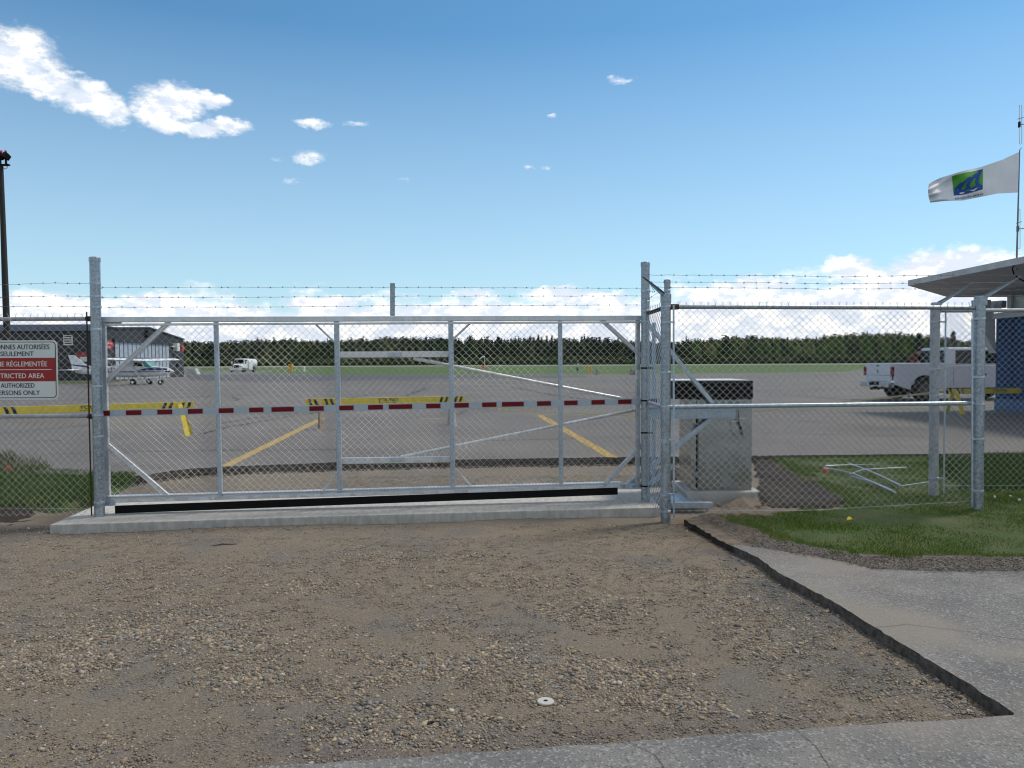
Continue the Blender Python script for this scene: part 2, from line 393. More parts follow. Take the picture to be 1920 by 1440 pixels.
dg = polydist(GX, GY, [P(200,1425), P(900,1395), P(1750,1335)]); k = np.clip(1-dg/.25, 0, 1)[..., None]*.8*np.clip((n2-.25)*3, 0, 1); col = col*(1-k)+np.array([.19,.165,.16])*k
dg = polydist(GX, GY, [P(1000,1000), P(1230,1010)]); k = np.clip(1-dg/.7, 0, 1)[..., None]*.8; col = col*(1-k)+c4*k
dg = polydist(GX, GY, [P(1285,978), P(1370,1028)]); k = np.clip(1-dg/.35, 0, 1)[..., None]*.9; col = col*(1-k)+np.array([.17,.115,.075])*k
dg = polydist(GX, GY, [P(-20,1000), P(90,985), P(160,950)]); k = np.clip(1-dg/.35, 0, 1)[..., None]*.8; col = col*(1-k)+np.array([.13,.10,.075])*k
nj, ni = GX.shape; V = np.stack([GX, GY, GZ], -1).reshape(-1, 3)
I = np.arange(nj*ni).reshape(nj, ni); FQ = np.stack([I[:-1,:-1], I[:-1,1:], I[1:,1:], I[1:,:-1]], -1).reshape(-1, 4)
GRAV = mat('gravel_and_sand', (1,1,1), .97, 0, .55, 85, attr='Col', bump=.009, bs=120)
go = np_mesh('gravel_driveway', V, FQ, GRAV, None, True, np.concatenate([col.reshape(-1,3), np.ones((nj*ni,1))], 1)); go['kind'] = 'structure'

# road at the front and right, with its cut edge
edge = [P(560,1434,ZR), P(900,1410,ZR), P(1280,1384,ZR), P(1600,1361,ZR), P(1900,1341,ZR)]
kerb = [P(1904,1337,ZR), P(1850,1303,ZR), P(1732,1232,ZR), P(1640,1176,ZR), P(1548,1120,ZR), P(1464,1076,ZR), P(1420,1045,ZR), P(1374,1023,ZR)]
backe = [P(1378,1020,ZR), P(1460,1030,ZR), P(1545,1045,ZR), P(1640,1064,ZR), P(1790,1071,ZR), P(1920,1067,ZR)]
dirv = (edge[0]-edge[2]).normalized()
poly = [edge[0]+dirv*12]+rough_line(edge, .08, .008, 2)+rough_line(kerb, .05, .009, 3)+rough_line(backe, .1, .02, 4)+[Vector((16, 6.3, ZR)), Vector((16, -6, ZR)), Vector((-14, -6, ZR))]
mb = MB(); mb.prism(poly, (0,0,-.13), 0, 1); tag(mb.build('road', [ROADM, CUT]), kind='structure')

# apron
ae_pts = [P(-330,893,ZA), P(-100,890,ZA), P(100,888,ZA), P(235,894,ZA), P(280,890,ZA), P(320,883,ZA), P(352,879,ZA), P(406,876,ZA), P(620,867,ZA), P(845,862,ZA), P(1160,857,ZA), P(1290,856,ZA), P(1460,854,ZA), P(1740,851,ZA), P(1920,849,ZA), P(2300,845,ZA)]
ap = [Vector((-60, 9.5, ZA))]+rough_line(ae_pts, .12, .02, 6)+[Vector((60, 13, ZA)), Vector((60, 112, ZA))]
far = [P(1920,686,ZA), P(1640,686,ZA), P(1560,699,ZA), P(1180,701,ZA), P(900,703,ZA), P(600,703,ZA), P(345,700,ZA)]
far = [Vector((110,60,ZA)), Vector((110,150,ZA)), P(1640,688,ZA), P(1585,697,ZA), P(1250,701,ZA), P(900,702.5,ZA), P(600,702,ZA), P(480,700,ZA), Vector((-48,160,ZA)), Vector((-160,170,ZA)), Vector((-160,9.5,ZA))]
ap = rough_line(ae_pts, .07, .022, 6)+[Vector((60, 13, ZA))]+far
mb = MB(); mb.prism(ap, (0,0,-.17), 0, 1); tag(mb.build('apron', [APRM, CUT]), kind='structure')
# grass field beyond the apron
FG2 = FGRASS
fz = ZA-.012
sheet('airfield_grass', [(-3000,60,fz),(3000,60,fz),(3000,4500,fz),(-3000,4500,fz)], FG2)
def strip(name, pts, wd, z, m, kind='structure'):
    mb = MB(); 
    for a, b in zip(pts[:-1], pts[1:]):
        d = (b-a); d.z = 0; n = Vector((-d.y, d.x, 0)).normalized()*wd/2
        q = [a-n, b-n, b+n, a+n]; mb.add([(p.x, p.y, z) for p in q], [(0,1,2,3)])
    o = mb.build(name, m, fixn=False)
    if o.data.polygons[0].normal.z < 0: o.data.flip_normals()
    o['kind'] = kind; return o
RUNW = mat('runway_surface', (.23,.225,.205), .9, 0, .12, .02)
mb = MB(); mb.add([(-1500,300,ZA+.01),(1500,370,ZA+.01),(1500,520,ZA+.01),(-1500,430,ZA+.01)], [(0,1,2,3)]); tag(mb.build('runway', RUNW), kind='structure')
# painted lines, sealed cracks and patches
zl = ZA+.004
mb = MB(); mb.add([P(412,874,zl), P(432,874,zl), P(612,784,zl), P(598,784,zl)], [(0,1,2,3)]); tag(mb.build('painted_line', YELD), kind='structure')
mb = MB(); mb.add([P(1005,779,zl), P(1018,778,zl), P(1160,858,zl), P(1136,857,zl)], [(0,1,2,3)]); tag(mb.build('painted_line', YELD), kind='structure')
THINY = mat('faded_line', (.30,.23,.12), .9, 0, .4, 6)
strip('painted_line', [P(-60,795,zl), P(170,793,zl), P(400,790,zl), P(605,786,zl)], .10, zl, THINY)
strip('painted_line', [P(1020,779,zl), P(1410,771,zl), P(1740,765,zl), P(2000,760,zl)], .10, zl, THINY)
strip('painted_line', [P(785,785,zl), P(835,785,zl)], .35, zl, THINY)
SEAL = mat('crack_sealant', (.028,.027,.027), .85, 0, .3, 5)
def crack(pts, wd, seed):
    q = [P(x, y, zl) for x, y in pts]; r = random.Random(seed); out = []
    for a, b in zip(q[:-1], q[1:]):
        n = max(2, int((b-a).length/.5))
        for i in range(n): p = a.lerp(b, i/n); out.append((p+Vector((r.uniform(-.06,.06), r.uniform(-.06,.06), 0)), r.uniform(.4, 1.3)*wd))
    out.append((q[-1], wd)); return out
mb = MB()
CR = [([(-40,853),(180,849),(420,845),(640,843)], .03), ([(380,814),(430,800),(560,778),(700,760)], .07), ([(400,797),(470,784),(560,775)], .06), ([(0,812),(90,804),(165,797)], .07),
      ([(960,726),(1040,741),(1120,751)], .12), ([(430,745),(452,748),(436,752)], .12), ([(760,742),(800,728)], .12), ([(860,778),(875,770)], .05), ([(60,755),(165,748),(480,741)], .08),
      ([(1060,738),(1500,731),(1640,728)], .1), ([(200,727),(520,724)], .15), ([(900,716),(1180,714)], .2), ([(1300,707),(1600,704)], .25),
      ([(1500,790),(1640,799)], .04), ([(1190,820),(900,826)], .03), ([(1420,812),(1730,818)], .03), ([(700,712),(1000,720)], .15), ([(540,716),(700,713)],.2), ([(1420,735),(1620,752)],.06), ([(110,826),(60,827)],.05), ([(640,752),(660,745),(690,741)],.12)]
for i, (pts, wd) in enumerate(CR):
    o_ = crack(pts, wd*1.7, i)
    for (a, wa_), (b, wb_) in zip(o_[:-1], o_[1:]):
        d = b-a; n = Vector((-d.y, d.x, 0)).normalized(); mb.add([a-n*wa_/2, b-n*wb_/2, b+n*wb_/2, a+n*wa_/2], [(0,1,2,3)])
tag(mb.build('apron_cracks', SEAL), kind='structure')
DKP = mat('dark_patch', (.085,.085,.095), .9, 0, .2, 1)
mb = MB(); mb.add([P(350,703,zl), P(480,702,zl), P(1100,704,zl), P(1100,707,zl), P(700,713,zl), P(480,716,zl), P(350,712,zl)], [tuple(range(7))]); tag(mb.build('apron_patch', DKP), kind='structure')

# lawn (right) and verge (left)
lawn = [P(1343,969,ZL), P(1400,985,ZL), P(1500,1018,ZL), P(1620,1040,ZL), P(1760,1042,ZL), P(1920,1043,ZL), Vector((14,6.3,ZL)), Vector((14,12.2,ZL)), P(1920,851,ZL), P(1740,853,ZL), P(1455,858,ZL), P(1500,885,ZL), P(1560,912,ZL), P(1598,944,ZL), P(1500,958,ZL)]
left = [P(-400,862,ZL), P(-40,880,ZL), P(100,882,ZL), P(252,896,ZL), P(225,915,ZL), P(175,940,ZL), P(110,948,ZL), P(60,946,ZL), P(-60,950,ZL), P(-420,960,ZL)]
def lump(name, poly, z, m, amp, step=.06, edge=.1, drop=.12, nz=5):
    xs = [p[0] for p in poly]; ys = [p[1] for p in poly]
    a = np.arange(min(xs)-.1, max(xs)+.1, step); b = np.arange(min(ys)-.1, max(ys)+.1, step); X_, Y2 = np.meshgrid(a, b)
    ins = inside(poly, X_, Y2); pd = polydist(X_, Y2, [(p[0], p[1]) for p in poly]+[(poly[0][0], poly[0][1])]); sgn = np.where(ins, pd, -pd)+(vnoise(X_+40, Y2+40, 4, nz, 3)-.5)*.12
    Zz = z-drop*(1-np.clip(sgn/edge, 0, 1))**1.5+(vnoise(X_+40, Y2+40, 3., nz+1)-.5)*amp
    J, K = X_.shape; V = np.stack([X_, Y2, Zz], -1).reshape(-1, 3); I = np.arange(J*K).reshape(J, K)
    Q = np.stack([I[:-1,:-1], I[:-1,1:], I[1:,1:], I[1:,:-1]], -1).reshape(-1, 4); keep = (sgn > -.12).reshape(-1)[Q].all(1)
    return np_mesh(name, V, Q[keep], m, None, True)
# bare dirt strip between road and lawn, under the fence
dirt = [P(1300,966,.05), P(1396,1022,.05), P(1545,1052,.05), P(1640,1070,.05), P(1800,1075,.05), Vector((12,6.1,.05)), Vector((12,7.6,.05)), P(1500,955,.05), P(1330,950,.05)]
tag(lump('dirt_strip', dirt, .062, DIRT, .02, .05, .05, .08, 21), kind='structure')
bank_ = rough_line([P(1283,974,.06), P(1312,990,.06), P(1342,1008,.06), P(1378,1028,.06)], .05, .015, 44)+[P(1420,1022,.06), P(1360,990,.06), P(1305,968,.06)]
mb = MB(); mb.prism(bank_, (0,0,-.12), 0, 1); tag(mb.build('dirt_bank', [DIRT, SOIL]), kind='structure')
mb = MB()
for q, wd in (([(1495,1368),(1530,1395),(1545,1420),(1560,1445)], .0025), ([(1640,1176),(1700,1170),(1800,1182),(1925,1200)], .003), ([(1180,1391),(1230,1412),(1250,1445)], .003)):
    pr = rough_line([P(x, y, ZR+.003) for x, y in q], .05, .008, 45)
    for a_, b_ in zip(pr[:-1], pr[1:]):
        d_ = b_-a_; n_ = Vector((-d_.y, d_.x, 0)).normalized()*wd/2; mb.add([a_-n_, b_-n_, b_+n_, a_+n_], [(0,1,2,3)])
tag(mb.build('road_cracks', mat('road_crack', (.075,.07,.065), .95)), kind='structure')
DG = mat('grey_dirt', (.155,.138,.12), .97, 0, .5, 14, bump=.012, bs=50)
dirt2 = [P(1415,1010,.06), P(1500,1022,.06), P(1640,1040,.06), P(1960,1042,.06), P(1960,1075,.06), P(1790,1078,.06), P(1640,1072,.06), P(1545,1052,.06), P(1410,1028,.06)]
tag(lump('grit_strip', dirt2, .078, DG, .016, .04, .05, .04, 23), kind='structure')
tag(lump('lawn_ground', lawn, ZL, LGR, .03, .06, .12, .07, 25), kind='structure')
tag(lump('verge_ground', left, ZL+.01, LGR, .04, .06, .12, .12, 27), kind='structure')
soilr = [P(1412,866,.02), P(1455,864,.04), P(1505,890,.04), P(1560,915,.03), P(1600,942,.03), P(1560,952,.02), P(1440,952,.02), P(1410,935,.02)]
tag(lump('soil_patch', soilr, .045, SOIL, .09, .04, .1, .10, 29), kind='structure')
soill = [P(-420,958,.02), P(-60,946,.02), P(60,942,.02), P(105,944,.02), P(70,968,0), P(10,984,0), P(-80,992,0), P(-420,1010,0)]
tag(lump('soil_patch', soill, .03, SOIL, .10, .04, .12, .05, 31), kind='structure')
moundr = [P(1362,925,.03), P(1420,930,.03), P(1450,945,.03), P(1420,962,.02), P(1330,962,.02), P(1340,948,.02)]
tag(lump('dirt_mound', moundr, .10, DIRT, .08, .03, .25, .12, 33), kind='structure')
ml = [P(1200,890,.02), P(1290,885,.02), P(1296,905,.02), P(1265,925,.02), P(1205,915,.02)]
tag(lump('soil_mound', ml, .16, SOIL, .14, .04, .3, .2, 35), kind='structure')

# ---- loose stones and grass (uncountable)
ico = bmesh.new(); bmesh.ops.create_icosphere(ico, subdivisions=1, radius=1); ico.verts.ensure_lookup_table()
IV = np.array([v.co[:] for v in ico.verts]); IF = np.array([[v.index for v in f.verts] for f in ico.faces]); ico.free()
def stones(name, X_, Y2, Z2, S, m, seed=1, flat=.55, cols=None):
    r = np.random.default_rng(seed); n = len(X_); a = r.random(n)*6.283
    sc = np.stack([S*r.uniform(.75,1.35,n), S*r.uniform(.6,1.0,n), S*r.uniform(.35,.7,n)*flat/.55], -1)
    V = IV[None]*sc[:,None]*(1+.34*(r.random((n,12,1))-.5)*2); ca, sa = np.cos(a)[:,None], np.sin(a)[:,None]
    x = V[...,0]*ca-V[...,1]*sa; y = V[...,0]*sa+V[...,1]*ca; t = (r.random(n)-.5)[:,None]*.7; z = V[...,2]+x*t
    V = np.stack([x+X_[:,None], y+Y2[:,None], z+Z2[:,None]+S[:,None]*.12], -1).reshape(-1,3)
    Fc = (IF[None]+np.arange(n)[:,None,None]*12).reshape(-1,3)
    pal = np.array([[.25,.20,.135],[.20,.16,.115],[.29,.235,.16],[.16,.145,.125],[.18,.178,.17],[.11,.105,.10],[.24,.18,.13],[.32,.28,.22]]) if cols is None else np.array(cols)
    c = pal[r.integers(0, len(pal), n)]*r.uniform(.85,1.5,(n,1)); c = np.repeat(c, 12, 0)
    return np_mesh(name, V, Fc, m, None, False, np.concatenate([c, np.ones((len(c),1))], 1))
STONE = mat('pebble', (1,1,1), .9, 0, .15, 60, attr='Col')
road_poly = [(p.x, p.y) for p in poly]
def dens_at(X_, Y2):
    n_ = vnoise(X_+40, Y2+40, 1.3, 41, 4); n_b = vnoise(X_*.7+Y2*.5+40, Y2+40, 3., 43, 3)
    d = np.clip((n_-.47)*5, 0, 1)*.35*np.clip((n_b-.35)*3, 0, 1)
    for px, py, rx, ry, wgt in [(560,1290,.9,.45,1.),(800,1240,.8,.4,.8),(330,1190,.9,.5,.9),(480,1350,.6,.3,1.),(900,1330,.7,.3,.9),(1080,1150,.8,.35,.55),(1130,1270,.7,.35,.7),(1440,1230,.7,.4,.5),(960,1095,.7,.25,.6),(640,1185,.8,.3,.6),(150,1230,.8,.4,.7),(40,1180,.8,.4,.6),(1530,1340,.45,.1,1.),(1300,1320,.5,.2,.7),(700,1390,.6,.15,.8),(600,1105,.5,.25,.5),(300,1080,.6,.2,.5),(860,1045,.5,.15,.5),(1400,1130,.5,.3,.35)]:
        c = P(px, py); d = np.maximum(d, wgt*np.exp(-(((X_-c.x)/rx)**2+((Y2-c.y)/ry)**2)*1.3)*np.clip((n_b-.2)*2.6, .1, 1))
    return d
N = 620000; X_ = rng.uniform(-5.6, 5.0, N); Y2 = rng.uniform(2.6, 7.6, N); k = (np.abs(X_) < Y2*.70+.1) & ~inside(road_poly, X_, Y2); X_, Y2 = X_[k], Y2[k]
dd = dens_at(X_, Y2); fr = np.ones(len(X_))
for q, wd in (([(850,1000),(1060,1020),(1290,1035)], .5), ([(150,1045),(400,1020),(640,1010)], .45), ([(230,1300),(330,1340),(420,1400)], .28), ([(900,1110),(1000,1180),(1200,1230)], .12), ([(620,1130),(760,1200),(860,1215)], .12), ([(1250,1150),(1330,1230),(1420,1300)], .10)):
    fr = np.minimum(fr, np.clip((polydist(X_, Y2, [P(x, y) for x, y in q])-wd*.4)/wd, .08, 1))
dd = dd*fr; k = rng.random(len(X_)) < dd*1.0+.17*fr; X_, Y2, dd = X_[k], Y2[k], dd[k]
S = rng.lognormal(math.log(.0060), .42, len(X_))*(.75+.5*dd); S = np.clip(S, .003, .022)
so_ = stones('gravel_stones', X_, Y2, groundz(X_, Y2), S, STONE, 5); tag(so_, 'loose tan and grey pebbles strewn over the sandy driveway', 'gravel', kind='stuff')
# grit close up + behind gate
N = 300000; X_ = rng.uniform(-5.5, 5.0, N); Y2 = 2.7+rng.random(N)**1.0*8.2; k = (np.abs(X_) < Y2*.70) & ~inside(road_poly, X_, Y2) & (vnoise(X_+40, Y2+40, 1.7, 51, 4) > .44); X_, Y2 = X_[k], Y2[k]
k = ~((Y2 > 7.1) & (Y2 < 8.8)); X_, Y2 = X_[k], Y2[k]
so_ = stones('grit', X_, Y2, groundz(X_, Y2), rng.uniform(.0025,.0055,len(X_)), STONE, 9); tag(so_, 'fine crushed grit mixed into the sandy driveway', 'grit', kind='stuff')
# crumbs along the asphalt cut
pts = rough_line(kerb, .02, .0); X_ = []; Y2 = []
for p in pts:
    for q in range(4): X_.append(p.x-abs(random.gauss(0,.10))-.015); Y2.append(p.y+random.gauss(0,.05))
X_ = np.array(X_); Y2 = np.array(Y2)
tag(stones('asphalt_crumbs', X_, Y2, groundz(X_, Y2), rng.lognormal(math.log(.006), .5, len(X_)).clip(.003,.022), STONE, 13, cols=[[.07,.07,.07],[.12,.12,.12],[.17,.15,.13]]), 'dark asphalt crumbs lying along the cut road edge', 'rubble', kind='stuff')
X_ = rng.uniform(1.7, 2.4, 700); Y2 = 7.4-(X_-1.7)*1.15+rng.normal(0,.07,700)
X_ = rng.uniform(1.4, 9, 60000); Y2 = rng.uniform(5.4, 7.7, 60000); dz = [(p.x,p.y) for p in dirt]; k = (inside(dz, X_, Y2) | inside([(p.x,p.y) for p in dirt2], X_, Y2)) & ~inside([(p.x,p.y) for p in lawn], X_, Y2); X_, Y2 = X_[k], Y2[k]
tag(stones('dirt_grit', X_, Y2, np.full(len(X_), .082), rng.uniform(.003,.008,len(X_)), STONE, 17, cols=[[.10,.085,.07],[.16,.14,.12],[.22,.20,.17],[.07,.06,.05]]), 'grey grit on the bare dirt between the road and the lawn', 'grit', kind='stuff')
X_ = rng.uniform(1.7, 2.4, 700); Y2 = 7.4-(X_-1.7)*1.15+rng.normal(0,.07,700)
def along(pts, off, sd, n_per, seed, r0_, r1_, z, nm, lab, cols):
    r = random.Random(seed); q = rough_line(pts, .03, 0); xs = []; ys = []
    for p in q:
        for _ in range(n_per): xs.append(p.x+r.gauss(0,sd)); ys.append(p.y+off+r.gauss(0,sd))
    xs, ys = np.array(xs), np.array(ys); tag(stones(nm, xs, ys, groundz(xs, ys)+z, np.random.default_rng(seed).uniform(r0_, r1_, len(xs)), STONE, seed, cols=cols), lab, 'rubble', kind='stuff')
along(ae_pts[3:12], -.10, .05, 5, 91, .006, .024, 0, 'edge_rubble', 'broken asphalt rubble along the cut apron edge behind the gate', [[.07,.06,.055],[.12,.105,.09],[.19,.165,.135],[.05,.045,.04]])
along([P(1440,955,0), P(1400,958,0), P(1330,958,0)], 0, .07, 9, 93, .004, .016, .05, 'mound_rubble', 'loose brown soil crumbs beside the concrete pad', [[.10,.07,.05],[.15,.11,.075],[.06,.045,.03]])
tag(stones('soil_clods', X_, Y2, groundz(X_, Y2)+.02, rng.uniform(.006,.024,700), STONE, 15, cols=[[.06,.04,.028],[.10,.07,.05],[.14,.105,.075]]), 'dark crumbly soil clods beside the corner post', 'soil', kind='stuff')
def blades(name, polys, n, hgt, m, z0, seed, excl=None, wd=.004, lean=.5, cols=None, nzk=.0):
    r = np.random.default_rng(seed); xs = [p[0] for p in polys]; ys = [p[1] for p in polys]
    X_ = r.uniform(min(xs), max(xs), n); Y2 = r.uniform(min(ys), max(ys), n); k = inside(polys, X_+(vnoise(X_+40, Y2+40, 3.5, seed+8, 3)-.5)*.5, Y2+(vnoise(X_+40, Y2+40, 4, seed+9, 3)-.5)*.4) & (np.abs(X_) < Y2*.74+.4)
    if nzk: k &= vnoise(X_+40, Y2+40, 2.2, seed, 4) > nzk+r.random(n)*.12-.06
    X_, Y2 = X_[k], Y2[k]; n = len(X_); a = r.random(n)*6.283; h = hgt*r.uniform(.5,1.25,n)*(.6+.8*vnoise(X_+40, Y2+40, 1.5, seed+2, 3)); l = r.uniform(.1,lean,n)*h; b = r.random(n)*6.283
    dx, dy = np.cos(a)*wd/2, np.sin(a)*wd/2; lx, ly = np.cos(b)*l, np.sin(b)*l; Z0 = np.full(n, z0)
    V = np.stack([np.stack([X_-dx, Y2-dy, Z0], -1), np.stack([X_+dx, Y2+dy, Z0], -1), np.stack([X_+dx*.8+lx*.4, Y2+dy*.8+ly*.4, Z0+h*.6], -1), np.stack([X_+lx, Y2+ly, Z0+h], -1)], 1).reshape(-1,3)
    b4 = np.arange(n)*4; Fc = np.concatenate([np.stack([b4, b4+1, b4+2], -1), np.stack([b4, b4+2, b4+3], -1)])
    pal = np.array(cols if cols else [[.115,.21,.028],[.09,.175,.022],[.155,.24,.036],[.20,.24,.05],[.075,.145,.022],[.27,.25,.12]]); pn = vnoise(X_+40, Y2+40, .9, seed+4, 3)
    idx = np.clip((r.random(n)*len(pal)*(.55+.8*pn)).astype(int), 0, len(pal)-1); c = np.repeat(pal[idx]*r.uniform(.8,1.2,(n,1)), 4, 0)
    return np_mesh(name, V, Fc, m, None, False, np.concatenate([c, np.ones((len(c),1))], 1))
BLADE = mat('grass_blade', (1,1,1), .8, 0, attr='Col', spec=.12)
tag(blades('lawn_grass', lawn, 700000, .028, BLADE, ZL-.012, 3, lean=.9, nzk=.20), 'short green lawn grass in front of and behind the right fence', 'grass', kind='stuff')
tall = [Vector((5.2,8.9,0)), Vector((12,8.6,0)), Vector((12,12.6,0)), P(1750,862,ZL)]
DG_ = [[.055,.125,.02],[.04,.10,.018],[.07,.14,.028],[.10,.16,.035],[.14,.16,.05]]
tag(blades('tall_grass', tall, 70000, .11, BLADE, ZL-.02, 5, lean=.7, cols=DG_, wd=.006), 'taller grass along the fence by the blue building', 'grass', kind='stuff')
tag(blades('verge_grass', left, 140000, .085, BLADE, ZL-.02, 7, lean=.7, cols=DG_, wd=.006), 'tall green grass behind the fence under the warning sign', 'grass', kind='stuff')
weed = [P(-60,890,ZA), P(-60,855,ZA), P(30,862,ZA), P(95,880,ZA), P(60,892,ZA)]
tag(blades('weeds', weed, 2500, .16, BLADE, ZA-.02, 9, lean=.6, cols=[[.10,.12,.05],[.13,.14,.07]], wd=.005), 'thin weeds growing at the apron edge', 'weeds', kind='stuff')
strp = [P(105,722,ZA), P(105,712,ZA), P(262,712,ZA), P(262,716,ZA)]
sheet('grass_strip', [P(60,719,zl), P(60,711,zl), P(275,709,zl), P(240,714,zl), P(175,720,zl)], mat('strip_grass', (.06,.08,.02), .95, 0, .4, .6, bump=.03, bs=2))

# ================================================================ FENCES AND GATE
def chainlink(mb, A, B, z0, z1, zt0=None, zt1=None, r=.0021, wpit=.0365, hpit=.036, barbs=False, seed=0, bulge=.0):
    """woven wire from A to B (xy), bottom z0->zt0 ... z given at A and B ends"""
    A = Vector(A); B = Vector(B); zt0 = z0 if zt0 is None else zt0; zt1 = z1 if zt1 is None else zt1
    L = (Vector((B.x, B.y))-Vector((A.x, A.y))).length; nW = max(1, round(L/wpit)); wp = L/nW; dx = Vector(((B.x-A.x)/L, (B.y-A.y)/L, 0)); nv = Vector((dx.y, -dx.x, 0))
    nK = round((z1-z0)/hpit); rd = random.Random(seed)
    ph = [rd.uniform(0, 6.28) for _ in range(6)]
    V = []; Fc = []
    for i in range(nW):
        base = len(V)
        for k in range(nK+1):
            right = (k+i) % 2 == 0; s = (i+(1 if right else 0))*wp + (r*.9 if right else -r*.9); t = s/L; v = k/nK
            zb = z0+(zt0-z0)*t; zt = z1+(zt1-z1)*t; z = zb+(zt-zb)*v
            s += .004*math.sin(3.1*s+ph[0]+v*5)+.003*math.sin(9*v+ph[1]+s*2); z += .004*math.sin(4*s+ph[2])*math.sin(6*v+ph[3])
            off = (.0022 if right else -.0022)+.012*bulge*math.sin(2.3*s+ph[4])*math.sin(3*v+ph[5])
            p = Vector((A.x, A.y, 0))+dx*s+nv*off; p.z = z
            for q in ((-1,0),(0,-1),(1,0),(0,1)):
                o = dx*(q[0]*r*1.25)+nv*(q[1]*r); V.append((p.x+o.x, p.y+o.y, p.z))
            if k:
                a = base+(k-1)*4; b = base+k*4
                for j in range(4): Fc.append((a+j, a+(j+1)%4, b+(j+1)%4, b+j))
    mb.add(V, Fc)
    if barbs:
        for i in range(nW+1):
            if (nK+i) % 2 == 0 and False: continue
            if (nK+i) % 2 == 1: pass
            s = i*wp; t = s/L
            k_top = nK if (nK+i-1) % 2 == 0 else nK-1
            zb = z0+(zt0-z0)*t; zt = z1+(zt1-z1)*t; z = zb+(zt-zb)*k_top/nK
            if k_top != nK: continue
            p = Vector((A.x, A.y, 0))+dx*s; p.z = z; j = rd.uniform(-.004,.004)
            mb.tube([p, p+Vector((0,0,.022))], r*1.25, 4, False)
            for sg in (-1, 1): mb.tube([p+Vector((0,0,.02)), p+dx*(sg*(.013+j))+Vector((0,0,.042+j))], r*.8, 4, False)
def barbed(mb, pts, sp=.12, r=.0016, seed=0, sag=.0):
    rd = random.Random(seed); pts = [Vector(p) for p in pts]; out = []; L = 0; cum = [0]
    for a, b in zip(pts[:-1], pts[1:]): cum.append(cum[-1]+(b-a).length)
    n = int(cum[-1]/.06)
    def at(s):
        for i in range(len(pts)-1):
            if s <= cum[i+1]: return pts[i].lerp(pts[i+1], (s-cum[i])/max(1e-6, cum[i+1]-cum[i]))
        return pts[-1]
    for i in range(n+1):
        s = cum[-1]*i/n; p = at(s); p = p+Vector((0,0,rd.uniform(-.0025,.0025)-sag*4*(i/n)*(1-i/n))); out.append(p)
    mb.tube(out, r, 5)
    s = rd.uniform(.02,.1)
    while s < cum[-1]:
        i = min(n, int(s/cum[-1]*n)); p = out[i]; d = (out[min(i+1,n)]-out[max(0,i-1)]).normalized()
        a = rd.uniform(0, 3.14); q = Vector((0, math.cos(a), math.sin(a)))*.013
        mb.tube([p-q+d*.004, p, p+q-d*.004], r*.8, 4); q = Vector((0, math.cos(a+1.4), math.sin(a+1.4)))*.013
        mb.tube([p-q-d*.006, p-d*.002, p+q+d*.002], r*.8, 4); mb.tube([p-d*.009, p+d*.009], r*2.1, 5)
        s += sp*rd.uniform(.9,1.1)
def round_post(parent, base, top, r, bands, cap=True, bandz=.035, mater=None, name='post'):
    b = Vector(base); t = Vector(top)
    o = MB().tube([b-Vector((0,0,.15)), t], r, 24).build(name, mater or GALV, parent, True)
    if cap:
        MB().tube([t-Vector((0,0,.03)), t+Vector((0,0,.006)), t+Vector((0,0,.014)), t+Vector((0,0,.018))], [r*1.09, r*1.09, r*.95, r*.5], 24).build('post_cap', GALV, parent, True)
    for z in bands:
        mb = MB(); f = (z-b.z)/(t.z-b.z); c = b.lerp(t, f)
        mb.tube([c-Vector((0,0,.011)), c-Vector((0,0,.009)), c+Vector((0,0,.009)), c+Vector((0,0,.011))], [r*1.01, r*1.06, r*1.06, r*1.01], 24)
        mb.build('tension_band', GALV2, parent, True)
    return o
SZ = .09   # slab top
# --- concrete slab under the gate
sl = [P(93,984,SZ), P(640,967,SZ), P(1238,951,SZ), P(1238,951,SZ)+Vector((.05,1.15,0)), P(93,984,SZ)+Vector((.02,1.0,0))]
sl[4] = P(165,950,SZ)+Vector((0,.35,0)); 
SLABM = mat('brushed_concrete', (.52,.505,.47), .9, 0, .28, 9, stretch=(2.2,.8,1), bump=.003, bs=90)
sr = empty('concrete_slab', (sl[0]+sl[2])/2, 'long low pale concrete slab under the sliding gate', 'concrete slab')
MB().prism(sl, (0,0,-.2)).build('slab', [SLABM], sr, bevel=.008)
# --- gate posts
def px2(x, y, Y): return D(x, y, Y)
LP = P(187,968,SZ); LPt = D(174.5,487,LP.y); LPt.x = LP.x; 
RP = P(1210,940,SZ); RPt = RP.copy(); RPt.z = D(1209,494,RP.y).z; LPt = LP.copy(); LPt.z = D(174,485,LP.y).z
def zat(px, py, Y): return D(px, py, Y).z
gp = empty('gate_post', LP, 'tall galvanised gate post standing on the slab beside the warning sign', 'post')
round_post(gp, LP, LPt, .049, [zat(174,531,LP.y), zat(175,556,LP.y), zat(176,576,LP.y), zat(178,618,LP.y), zat(181,724,LP.y), zat(183,778,LP.y), zat(184,818,LP.y), zat(187,941,LP.y)])
gp2 = empty('gate_post', RP, 'tall galvanised gate post at the right end of the sliding gate', 'post')
round_post(gp2, RP, RPt, .046, [zat(1209,546,RP.y), zat(1209,566,RP.y), zat(1209,583,RP.y), zat(1209,603,RP.y)])
for y in (690,751,811,911): mb = MB(); z = zat(1209,y,RP.y); mb.tube([(RP.x,RP.y,z-.008),(RP.x,RP.y,z+.008)], .0505, 20); mb.box((RP.x+.045,RP.y-.03,z), (.07,.02,.02)); mb.build('strap', BLACK, gp2)
